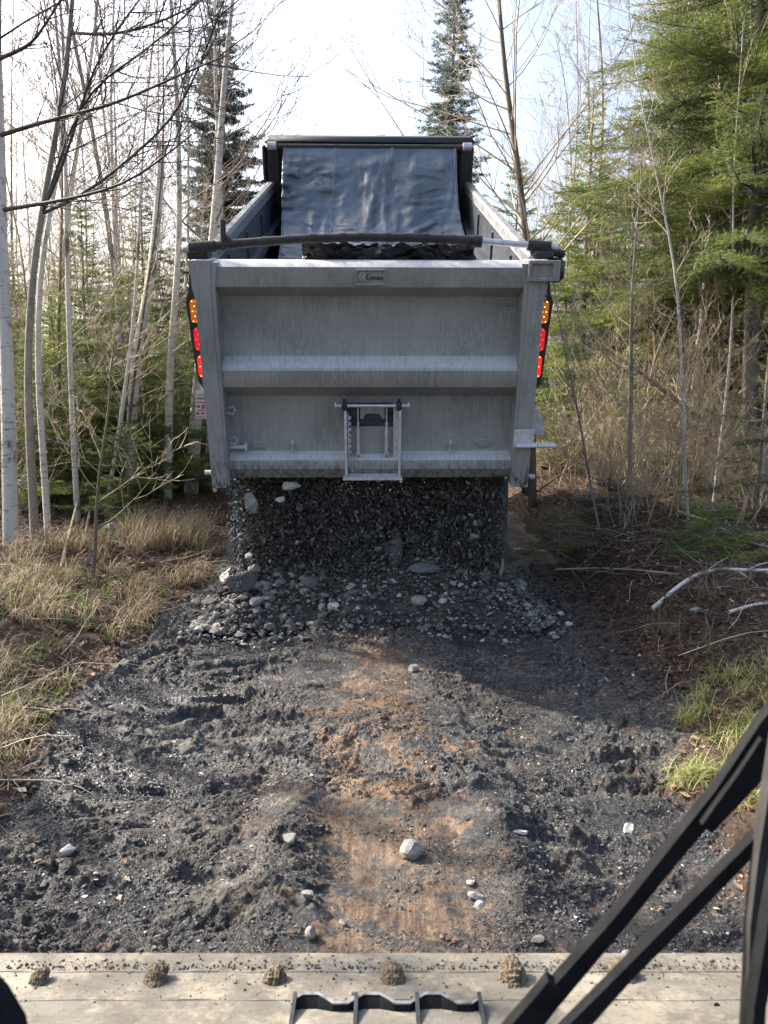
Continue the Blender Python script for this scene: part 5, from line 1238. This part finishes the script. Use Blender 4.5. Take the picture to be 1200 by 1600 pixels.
# ------------------------------------------------------------------ the woods behind
br = np.random.RandomState(55)
protos = []
for k in range(7):
    H = 8.5 + 3.5 * br.rand(); tr = smooth_path([(0, 0, 0), (.25 * br.randn(), .25 * br.randn(), H * .4), (.45 * br.randn(), .45 * br.randn(), H)], 22, .10, br)
    tm = [M['birch'], M['grey_bark'], M['birch'], M['grey_bark'], M['brown_bark'], M['birch'], M['grey_bark']][k]; bmn = [M['branch'], M['branch'], M['branch_tan'], M['branch'], M['branch'], M['branch'], M['branch_tan']][k]
    protos.append(bare_parts(br, tr, .032 + .026 * br.rand(), nb=30, start=.28, blen=.24, twr=.0042, lv2=6, lv3=3) + (tm, bmn))
proots = {}
spots = []
def free(x, y, rad, lst):
    return all((x - a) ** 2 + (y - b_) ** 2 > rad * rad for a, b_ in lst)
tries = 0
LL = 'thin leafless tree in the background woods left of the truck, beyond the front birches'
LR = 'thin leafless tree in the background woods right of the truck, beyond the big firs'
LF = 'green fir standing in the background woods left of the truck'
RF_ = 'green fir standing in the background woods right of the truck'
while len(spots) < 215 and tries < 9000:
    tries += 1
    side = -1 if br.rand() < .5 else 1
    y_ = 10 + 32 * br.rand() ** .9; x_ = side * (3.4 + .06 * y_ + (4 + .62 * y_) * br.rand())
    if side < 0 and y_ < 14 and br.rand() < .5: continue
    if not free(x_, y_, .75, spots): continue
    spots.append((x_, y_)); k = br.randint(0, 7); loc = (x_, y_, float(hz(x_, y_)) - .05); sc = .75 + .45 * br.rand(); lab, grp = (LL, 'bare trees in the left woods') if side < 0 else (LR, 'bare trees in the right woods')
    tl = (R(4 * br.randn()), R(4 * br.randn()))
    if k not in proots:
        t_ = make_tree('bare_tree', loc, protos[k][:2], protos[k][2], protos[k][3], lab, grp); t_.rotation_euler = (tl[0], tl[1], br.rand() * 6.28); t_.scale = (sc,) * 3; proots[k] = t_
    else: copy_tree(proots[k], loc, br.rand() * 6.28, sc, tl, lab, grp)
fprotos = []
fsp = []; tries = 0
while len(fsp) < 96 and tries < 5000:
    tries += 1
    side = -1 if br.rand() < .45 else 1
    y_ = (13.5 if side < 0 else 16.5) + 28 * br.rand(); x_ = side * (3.3 + .07 * y_ + (4 + .62 * y_) * br.rand())
    if not free(x_, y_, 1.1, fsp): continue
    fsp.append((x_, y_)); k = len(fsp) % 4; loc = (x_, y_, float(hz(x_, y_)) - .05)
    sc = (.42 + .35 * br.rand()) if side < 0 else (.6 + .7 * br.rand())
    if side < 0 and y_ > 26: sc *= 1.3
    lab, grp = (LF, 'firs in the left woods') if side < 0 else (RF_, 'firs in the right woods')
    if k >= len(fprotos) or len(fprotos) < 4 and k == len(fprotos):
        k = len(fprotos)
        t_ = fir('fir_tree', np.random.RandomState(80 + k), 7.0, .08, 1.7, .5, .30, .16, 55, .085, .022, 'fir' if k != 2 else 'spruce', loc, lab, grp, sub2=True, gap=.12)
        t_.scale = (sc,) * 3; fprotos.append(t_)
    else: copy_tree(fprotos[k], loc, br.rand() * 6.28, sc, (0, 0), lab, grp)
# a far belt of woods reading as one mass, as one object of needles and stems
Sx, Dx, Lx = [], [], []; stems = []
for k in range(520):
    side = -1 if k % 2 else 1; y_ = 42 + 26 * br.rand(); x_ = side * (5 + (.85 * y_) * br.rand()); z0_ = float(hz(x_, y_)); H = 4 + 5 * br.rand()
    stems.append((np.array([(x_, y_, z0_), (x_ + .2 * br.randn(), y_, z0_ + H * 1.15)]), np.array([.07, .02]), 4))
    m_ = 26
    t = br.rand(m_); az = br.rand(m_) * 6.28; st_ = np.stack([np.full(m_, x_), np.full(m_, y_), z0_ + .3 + (H - .3) * t], 1)
    Sx.append(st_); Dx.append(np.stack([np.cos(az), np.sin(az), -.2 + .5 * t], 1)); Lx.append(1.6 * (1 - t) + .3)
Sx = np.concatenate(Sx); Dx = np.concatenate(Dx); Dx /= np.linalg.norm(Dx, axis=1, keepdims=True); Lx = np.concatenate(Lx)
V, F = needles(Sx, Dx, Lx, 14, .30, .10, br)
V2_ = []; F2_ = []; n0 = len(V)
for pts, rd, sd_ in stems:
    a, b_, _ = tube_arrays(pts, rd, sd_); V2_.append(a); F2_.append(b_ + n0); n0 += len(a)
F2_ = np.concatenate(F2_)
o = mesh_arrays('far_woods', np.concatenate([V] + V2_), [F, F2_], [M['fir'], M['grey_bark']], False, mi=[0] * len(F) + [1] * len(F2_)); tag(o, 'dense far woods closing the view behind the trees', 'woods', kind='stuff')

# saplings close behind the verges
sap = []; sd_spots = []
def sapling_parts(rg):
    H = 5.0 + 3.0 * rg.rand(); tr = smooth_path([(0, 0, 0), (.22 * rg.randn(), .22 * rg.randn(), H * .5), (.5 * rg.randn(), .5 * rg.randn(), H)], 18, .08, rg)
    return bare_parts(rg, tr, .017 + .012 * rg.rand(), nb=26, start=.12, blen=.20, twr=.0028, lv2=5, lv3=3)
tries = 0
while len(sd_spots) < 120 and tries < 5000:
    tries += 1; side = -1 if len(sd_spots) % 2 else 1
    y_ = 7.8 + 8 * br.rand(); x_ = side * (2.9 + .03 * y_ + (1.0 + .55 * y_) * br.rand())
    if not free(x_, y_, .45, sd_spots): continue
    sd_spots.append((x_, y_)); loc = (x_, y_, float(hz(x_, y_)) - .04); k = br.randint(0, 5); tl = (R(6 * br.randn()), R(6 * br.randn())); sc = .6 + .6 * br.rand()
    lab, grp = ('spindly leafless sapling crowded between the birches on the left', 'saplings in the left woods') if side < 0 else ('spindly leafless sapling crowded in the brush on the right', 'saplings in the right woods')
    if len(sap) < 5:
        t_ = make_tree('sapling', loc, sapling_parts(br), M[['birch', 'grey_bark', 'brown_bark', 'birch', 'grey_bark'][len(sap)]], M['branch_tan'], lab, grp, 'sapling'); t_.rotation_euler = (tl[0], tl[1], br.rand() * 6.28); sap.append(t_)
    else: copy_tree(sap[k], loc, br.rand() * 6.28, sc, tl, lab, grp)
# unseen trees added left of the view to dapple the road with shade
for i, (x_, y_) in enumerate(((-6.4, 4.9), (-7.4, 6.6), (-5.3, 7.6), (-4.6, 5.6), (-5.6, 4.0))):
    copy_tree(proots[list(proots)[i % len(proots)]], (x_, y_, float(hz(x_, y_)) - .05), i * 1.3, .95, (0, 0), 'unseen bare tree added beyond the left border to shade the road', 'added bare trees left of the view')
for i, (x_, y_, sc) in enumerate(((-6.6, 5.6, .6), (-5.4, 6.3, .45), (-7.2, 4.4, .75))):
    copy_tree(fprotos[i], (x_, y_, float(hz(x_, y_)) - .05), i * 1.7, sc, (0, 0), 'unseen fir added beyond the left border to shade the road', 'added firs left of the view')
# dark spoil thrown up on the right bank
n = 7000; yy_ = 4.1 + 3.4 * br.rand(n); xx_ = edge_r(yy_) + .30 * br.randn(n) + .15; ss_ = .008 + .035 * br.rand(n) ** 3
stones('spoil', np.stack([xx_, yy_, hz(xx_, yy_) + ss_ * .15], 1), ss_, M['spoil'], br, aniso=(1, .9, .7), label='dark rusty lumps of spoil pushed up along the right road edge', cat='soil')

# bare shrubs and brush
sh_protos = []
def shrub_parts(rg, n=9, H=1.8):
    out = []
    for i in range(n):
        a = rg.rand() * 6.28; p = np.array([.15 * rg.randn(), .15 * rg.randn(), 0]); d = np.array([math.cos(a) * .35, math.sin(a) * .35, 1.0])
        pts, rd = grow_branch(p, d, H * (.5 + .7 * rg.rand()), .008, rg, 7, .1, .16); out.append((pts, np.maximum(rd, .003), 4))
        for j in range(8):
            q_, dd_ = interp_path(pts, .15 + .8 * rg.rand()); dd_ /= np.linalg.norm(dd_); pp, rr_ = grow_branch(q_, dd_ + rnd_perp(dd_, rg) * .9, H * .28 * (.5 + rg.rand()), .004, rg, 4, .2, .2); out.append((pp, np.maximum(rr_, .0022), 3))
            for k_ in range(3):
                q3, d3 = interp_path(pp, .2 + .7 * rg.rand()); d3 /= np.linalg.norm(d3); p3, r3 = grow_branch(q3, d3 + rnd_perp(d3, rg) * .9, H * .13 * (.5 + rg.rand()), .0025, rg, 3, .2, .2); out.append((p3, np.maximum(r3, .0018), 3))
    return out
def place_shrubs(n, side, y0, y1, label, group, mt_, smin=.6, smax=1.3, xr=(.4, 4.5)):
    pro = []; done = []
    t_ = 0
    while len(done) < n and t_ < 4000:
        t_ += 1
        y_ = y0 + (y1 - y0) * br.rand(); e = float(edge_r(y_)) if side > 0 else -float(edge_l(y_)); x_ = side * (e + xr[0] + (xr[1] - xr[0]) * br.rand() * (.35 + .65 * min(1, y_ / 12)))
        if not free(x_, y_, .35, done): continue
        done.append((x_, y_)); loc = (x_, y_, float(hz(x_, y_)) - .03); sc = smin + (smax - smin) * br.rand()
        if len(pro) < 4:
            r_ = empty('bare_shrub', loc, br.rand() * 6.28); tubes_mesh('stems', shrub_parts(br, 7 + br.randint(0, 5)), mt_, r_); tag(r_, label, 'shrub', group); r_.scale = (sc,) * 3; pro.append(r_)
        else: copy_tree(pro[br.randint(0, 4)], loc, br.rand() * 6.28, sc, (R(14 * br.randn()), R(14 * br.randn())), label, group)
place_shrubs(70, 1, 7.6, 15, 'tangled bare tan shrub in the sunny brush on the right bank', 'bare shrubs on the right bank', M['branch_tan'], .35, 1.1, (.6, 6.5))
place_shrubs(16, -1, 7.4, 15, 'leafless twiggy shrub on the left forest floor among the birches', 'bare shrubs in the left woods', M['branch_tan'], .4, 1.4, (.8, 6.0))

# fallen limbs
def limb(name, pts, r0, mt_, label, tw=8, cat='fallen branch'):
    pts = smooth_path(pts, 16); loc = Vector(pts[0]); pts = pts - np.array(loc)
    L_ = [(pts, np.linspace(r0, r0 * .45, len(pts)), 8)]
    rr = np.random.RandomState(len(label))
    for j in range(tw):
        q_, d_ = interp_path(pts, .1 + .85 * rr.rand()); d_ = d_ / np.linalg.norm(d_); pp, rd = grow_branch(q_, d_ + rnd_perp(d_, rr) * .8 + np.array([0, 0, .3]), .25 + .4 * rr.rand(), r0 * .3, rr, 5, .1, .2); L_.append((pp, np.maximum(rd, .002), 4))
    root = empty(name, loc); tubes_mesh('stem', L_[:1], mt_, root); tubes_mesh('twigs', L_[1:], mt_, root); tag(root, label, cat)
def gp(px, py, z, lift=0.0): 
    p = P(px, py, gdep(py, z)); return (p.x, p.y, float(hz(p.x, p.y)) + lift)
limb('birch_limb', [gp(1022, 916, .35, .07), gp(1075, 910, .35, .08), gp(1120, 903, .38, .10), gp(1160, 906, .38, .09), gp(1230, 908, .38, .08)], .020, M['birch'], 'white fallen birch limb lying across the right bank', 3)
limb('birch_limb', [gp(1140, 944, .35, .03), gp(1180, 942, .35, .05), gp(1240, 940, .35, .05)], .014, M['birch'], 'shorter white birch piece just below the long fallen limb on the right', 2)
limb('fallen_branch', [gp(1060, 812, .5, .25), gp(1110, 835, .45, .2), gp(1160, 860, .4, .12), gp(1240, 885, .4, .1)], .022, M['grey_bark'], 'grey branch slanting down through the green fir bough on the right', 6)
limb('fallen_branch', [gp(870, 850, .3, .05), gp(940, 860, .35, .1), gp(1010, 885, .35, .05), gp(1060, 900, .35, .04)], .010, M['branch_tan'], 'thin curved dead branch on the dark right bank', 9)
limb('fallen_branch', [gp(840, 760, .5, .25), gp(920, 730, .5, .35), gp(1000, 700, .5, .45)], .018, M['brown_bark'], 'long dark branch lying in the brush right of the latch', 9)
limb('fallen_branch', [gp(160, 742, .4, .3), gp(190, 752, .4, .22), gp(245, 748, .4, .22), gp(320, 710, .4, .45)], .012, M['birch'], 'pale curved dead branch over the left forest floor', 6)
limb('fallen_branch', [gp(95, 890, .2, .03), gp(130, 800, .3, .35), gp(165, 690, .3, .9), gp(185, 660, .3, 1.1)], .014, M['branch_tan'], 'broken leaning stick standing up in the left brush, nearest of two', 6)
limb('fallen_branch', [gp(130, 860, .25, .03), gp(160, 760, .3, .5), gp(178, 640, .3, 1.1)], .016, M['brown_bark'], 'broken leaning stick standing up in the left brush, thicker and farther one', 6)
limb('fallen_log', [gp(850, 712, .7, .15), gp(960, 706, .7, .15), gp(1090, 704, .7, .18), gp(1240, 700, .7, .18)], .055, M['brown_bark'], 'long fallen log lying level in the right woods', 3, 'log')
limb('fallen_log', [gp(1080, 735, .6, .1), gp(1160, 722, .6, .15), gp(1260, 712, .6, .2)], .05, M['grey_bark'], 'grey fallen log behind the flagged fir trunk', 3, 'log')
# stump
p = gp(38, 800, .3); mb = MB(); sp = []
mb.tube([(0, 0, -.05), (.01, 0, .2), (.03, .0, .42)], [.085, .075, .08], 12)
mb.prism([(-.02, .40), (.07, .40), (.11, .70), (.09, .71)], -.02, .02, lambda a, b_, c: (a, c, b_))
o = mb.build('birch_stump', M['birch'], autos=50); o.location = p; tag(o, 'broken birch stump with an upright splinter beside the left edge birch', 'stump')
# notice on the birch
p = P(314, 632, 10.6); mb = MB(); mb.box(-.075, .075, -.004, .004, -.20, .20); sg = mb.build('notice_sign', simple('white_notice', (.62, .62, .62), (.75, .74, .74), 12, .5)); sg.location = p; sg.rotation_euler = (0, R(3), 0)
tag(sg, 'small white notice with red markings on a birch left of the tail lamps', 'sign')
mred = simple('red_print', (.45, .06, .06), (.55, .1, .1), 30, .6); mblk = simple('grey_print', (.16, .17, .2), (.25, .25, .3), 30, .6)
mb = MB()
for a0, a1, b0, b1 in ((-.06, .06, .02, .04), (-.06, -.01, -.05, -.01), (.01, .055, -.06, .0), (-.05, .05, -.09, -.075), (-.06, -.02, -.15, -.105), (.0, .055, -.14, -.11), (-.06, .06, -.18, -.168)): mb.box(a0, a1, -.008, -.0045, b0, b1)
mb.build('red_marks', mred, sg); mb = MB(); mb.box(-.05, .04, -.008, -.0045, .13, .145); mb.box(-.06, .06, -.008, -.0045, .07, .10); mb.build('grey_marks', mblk, sg)
# pale oval marker on the same tree
mb = MB(); mb.prism([(.035 * math.cos(k * .524), .10 * math.sin(k * .524)) for k in range(12)], -.004, .004, lambda a, b_, c: (a, c, b_)); o = mb.build('trail_marker', simple('pale_blue_tag', (.6, .68, .75), (.7, .76, .82), 12, .5)); o.location = P(317, 606, 10.6)
tag(o, 'pale blue oval tag above the white notice', 'trail marker')

# ------------------------------------------------------------------ grass, leaves, twigs
def blades(name, x, y, L_, wd, mt_, rg, lean=.8, label=None, cat='grass', tone=None, dirb=None, zoff=0):
    n = len(x); z = hz(x, y) - .01 + zoff; az = rg.rand(n) * 6.283
    if dirb is not None: az = dirb + 1.1 * rg.randn(n)
    ln = lean * (.3 + 1.0 * rg.rand(n)); K = 5
    d = np.stack([np.cos(az), np.sin(az)], 1); w_ = np.stack([-np.sin(az), np.cos(az), np.zeros(n)], 1)
    V = np.zeros((n, K, 2, 3)); cur = np.stack([x, y, z], 1); el = np.full(n, 1.35) - .2 * rg.rand(n)
    cv = .10 * rg.randn(n)
    for k in range(K):
        wk = wd * (1 - (k / (K - 1)) ** 1.6) * .5 + .0004
        V[:, k, 0] = cur - w_ * wk[:, None] if np.ndim(wk) else cur - w_ * wk; V[:, k, 1] = cur + w_ * wk[:, None] if np.ndim(wk) else cur + w_ * wk
        s_ = L_ / (K - 1); cur = cur + np.stack([d[:, 0] * np.cos(el), d[:, 1] * np.cos(el), np.sin(el)], 1) * s_[:, None]
        el = el - ln * .62; az2 = cv; d = np.stack([d[:, 0] - d[:, 1] * az2, d[:, 1] + d[:, 0] * az2], 1)
        gz = hz(cur[:, 0], cur[:, 1]) + .006; low = cur[:, 2] < gz; cur[:, 2] = np.where(low, gz + .02 * rg.rand(n), cur[:, 2]); el = np.where(low, 0.05, el)
    b0 = (np.arange(n) * K * 2)[:, None]; k_ = np.arange(K - 1)[None] * 2
    F = np.stack([b0 + k_, b0 + k_ + 1, b0 + k_ + 3, b0 + k_ + 2], -1).reshape(-1, 4)
    if tone is None: tone = rg.rand(n)
    o = mesh_arrays(name, V.reshape(-1, 3), F, mt_, False, attrs={'tone': np.repeat(tone, K * 2)}); return tag(o, label, cat, kind='stuff')
gr = np.random.RandomState(91)
def tufts(n, xf, yf_, spread, per, rg, mask=None):
    cx_ = xf(n); cy_ = yf_(n)
    if mask is not None: k = mask(cx_, cy_); cx_, cy_ = cx_[k], cy_[k]
    m_ = len(cx_); x_ = np.repeat(cx_, per) + spread * rg.randn(m_ * per); y_ = np.repeat(cy_, per) + spread * rg.randn(m_ * per); return x_, y_
mL = lambda x_, y_: (x_ < edge_l(y_) - .02) & (fbm(x_ * 1.3, y_ * 1.3, 3, 401) > -.12)
x, y = tufts(220, lambda n: -1.6 - 1.9 * gr.rand(n) ** 1.2, lambda n: 4.3 + 3.9 * gr.rand(n), .045, 30, gr, mL)
blades('dry_grass', x, y, .16 + .26 * gr.rand(len(x)), .0045, M['drygrass'], gr, .95, 'tall dry straw grass bent over on the left verge', dirb=-.6)
x, y = tufts(70, lambda n: -2.0 - .8 * gr.rand(n), lambda n: 7.6 + 1.3 * gr.rand(n), .05, 26, gr)
blades('dry_grass', x, y, .18 + .30 * gr.rand(len(x)), .005, M['drygrass'], gr, .5, 'upright dry grass beside the left mudflap')
x, y = tufts(150, lambda n: -1.55 - 1.0 * gr.rand(n), lambda n: 2.5 + 1.8 * gr.rand(n), .03, 22, gr, lambda a, b_: a < edge_l(b_) - .02)
blades('dry_grass', x, y, .10 + .20 * gr.rand(len(x)), .0035, M['drygrass'], gr, 1.1, 'matted dry grass along the near left road edge')
x, y = tufts(110, lambda n: -1.6 - 1.5 * gr.rand(n), lambda n: 3.0 + 3.4 * gr.rand(n), .02, 14, gr, lambda a, b_: a < edge_l(b_) - .03)
blades('green_grass', x, y, .08 + .16 * gr.rand(len(x)), .004, M['greengrass'], gr, .6, 'fresh green blades coming up through the left verge', tone=gr.rand(len(x)) * .6)
x, y = tufts(190, lambda n: 1.3 + 1.1 * gr.rand(n), lambda n: 2.3 + 2.0 * gr.rand(n), .03, 40, gr, lambda a, b_: (a > edge_r(b_) + .0) & (fbm(a * 2.3, b_ * 2.3, 2, 411) > -.05))
blades('green_grass', x, y, .06 + .13 * gr.rand(len(x)), .0028, M['greengrass'], gr, .9, 'short yellow green grass on the near right verge', tone=.35 + .65 * gr.rand(len(x)))
x, y = tufts(60, lambda n: 1.6 + 1.4 * gr.rand(n), lambda n: 4.2 + 1.6 * gr.rand(n), .03, 20, gr, lambda a, b_: a > edge_r(b_) + .05)
blades('dry_grass', x, y, .10 + .16 * gr.rand(len(x)), .0035, M['drygrass'], gr, 1.0, 'sparse dry grass on the dark right bank', tone=gr.rand(len(x)) * .6)
# leaves
def leaves(name, x, y, size, rg, label):
    n = len(x); z = hz(x, y) + .008 + .012 * rg.rand(n); Rm = rotmats(n, rg, True); tl = .5 * rg.randn(n)
    base = np.array([(-.5, 0, 0), (-.1, .32, .10), (.5, 0, .05), (-.1, -.32, .10), (0, 0, -.03)])
    V = np.einsum('nij,kj->nki', Rm, base) * size[:, None, None] + np.stack([x, y, z], 1)[:, None, :]
    F0 = np.array([(0, 4, 1), (1, 4, 2), (2, 4, 3), (3, 4, 0)]); F = (F0[None] + (np.arange(n) * 5)[:, None, None]).reshape(-1, 3)
    o = mesh_arrays(name, V.reshape(-1, 3), F, M['litter'], False, attrs={'tone': np.repeat(rg.rand(n) ** 1.2, 5)}); return tag(o, label, 'leaves', kind='stuff')
n = 26000; y = 2.3 + 9.5 * gr.rand(n) ** .8; x = edge_l(y) + .04 - (3.2 + .35 * y) * gr.rand(n) ** 1.1; leaves('leaf_litter', x, y, .022 + .035 * gr.rand(n), gr, 'brown dead leaves covering the left forest floor')
n = 30000; y = 2.3 + 10.5 * gr.rand(n) ** .8; x = edge_r(y) - .02 + (3.2 + .4 * y) * gr.rand(n) ** 1.1; leaves('leaf_litter', x, y, .022 + .035 * gr.rand(n), gr, 'rust brown dead leaves covering the right bank')
n = 260; x, y = on_road(n, gr, 2.0, 5.2); k = np.abs(x) > .9; leaves('leaf_litter', x[k], y[k], .02 + .02 * gr.rand(k.sum()), gr, 'odd dead leaves dropped on the muddy road')
# twigs on the ground
def twig_stuff(name, n, side, y0, y1, w_, rg, label):
    T_ = []; tones = []
    y_ = y0 + (y1 - y0) * rg.rand(n); e = edge_r(y_) if side > 0 else edge_l(y_); x_ = e + side * (.02 + w_ * rg.rand(n)); z_ = hz(x_, y_)
    Vs = []; Fs = []; tn = []; c = 0
    for i in range(n):
        az = rg.rand() * 6.283; L_ = .10 + .55 * rg.rand() ** 1.6; d = np.array([math.cos(az), math.sin(az), .05 + .35 * rg.rand() ** 2]); pts, rd = grow_branch(np.array([x_[i], y_[i], z_[i] + .01]), d, L_, .0015 + .006 * L_, rg, 4, -.25, .22)
        V, F, _ = tube_arrays(pts, np.maximum(rd, .0012), 3); Vs.append(V); Fs.append(F + c); c += len(V); tn.append(np.full(len(V), rg.rand()))
    o = mesh_arrays(name, np.concatenate(Vs), np.concatenate(Fs), M['twigs'], True, attrs={'tone': np.concatenate(tn)}); return tag(o, label, 'twigs', kind='stuff')
twig_stuff('dead_twigs', 2600, 1, 4.2, 11, 4.0, gr, 'dead twigs and brush strewn over the right bank')
twig_stuff('dead_twigs', 1700, -1, 3.0, 10, 3.5, gr, 'dead twigs strewn over the left forest floor')
print('objects', len(bpy.data.objects))
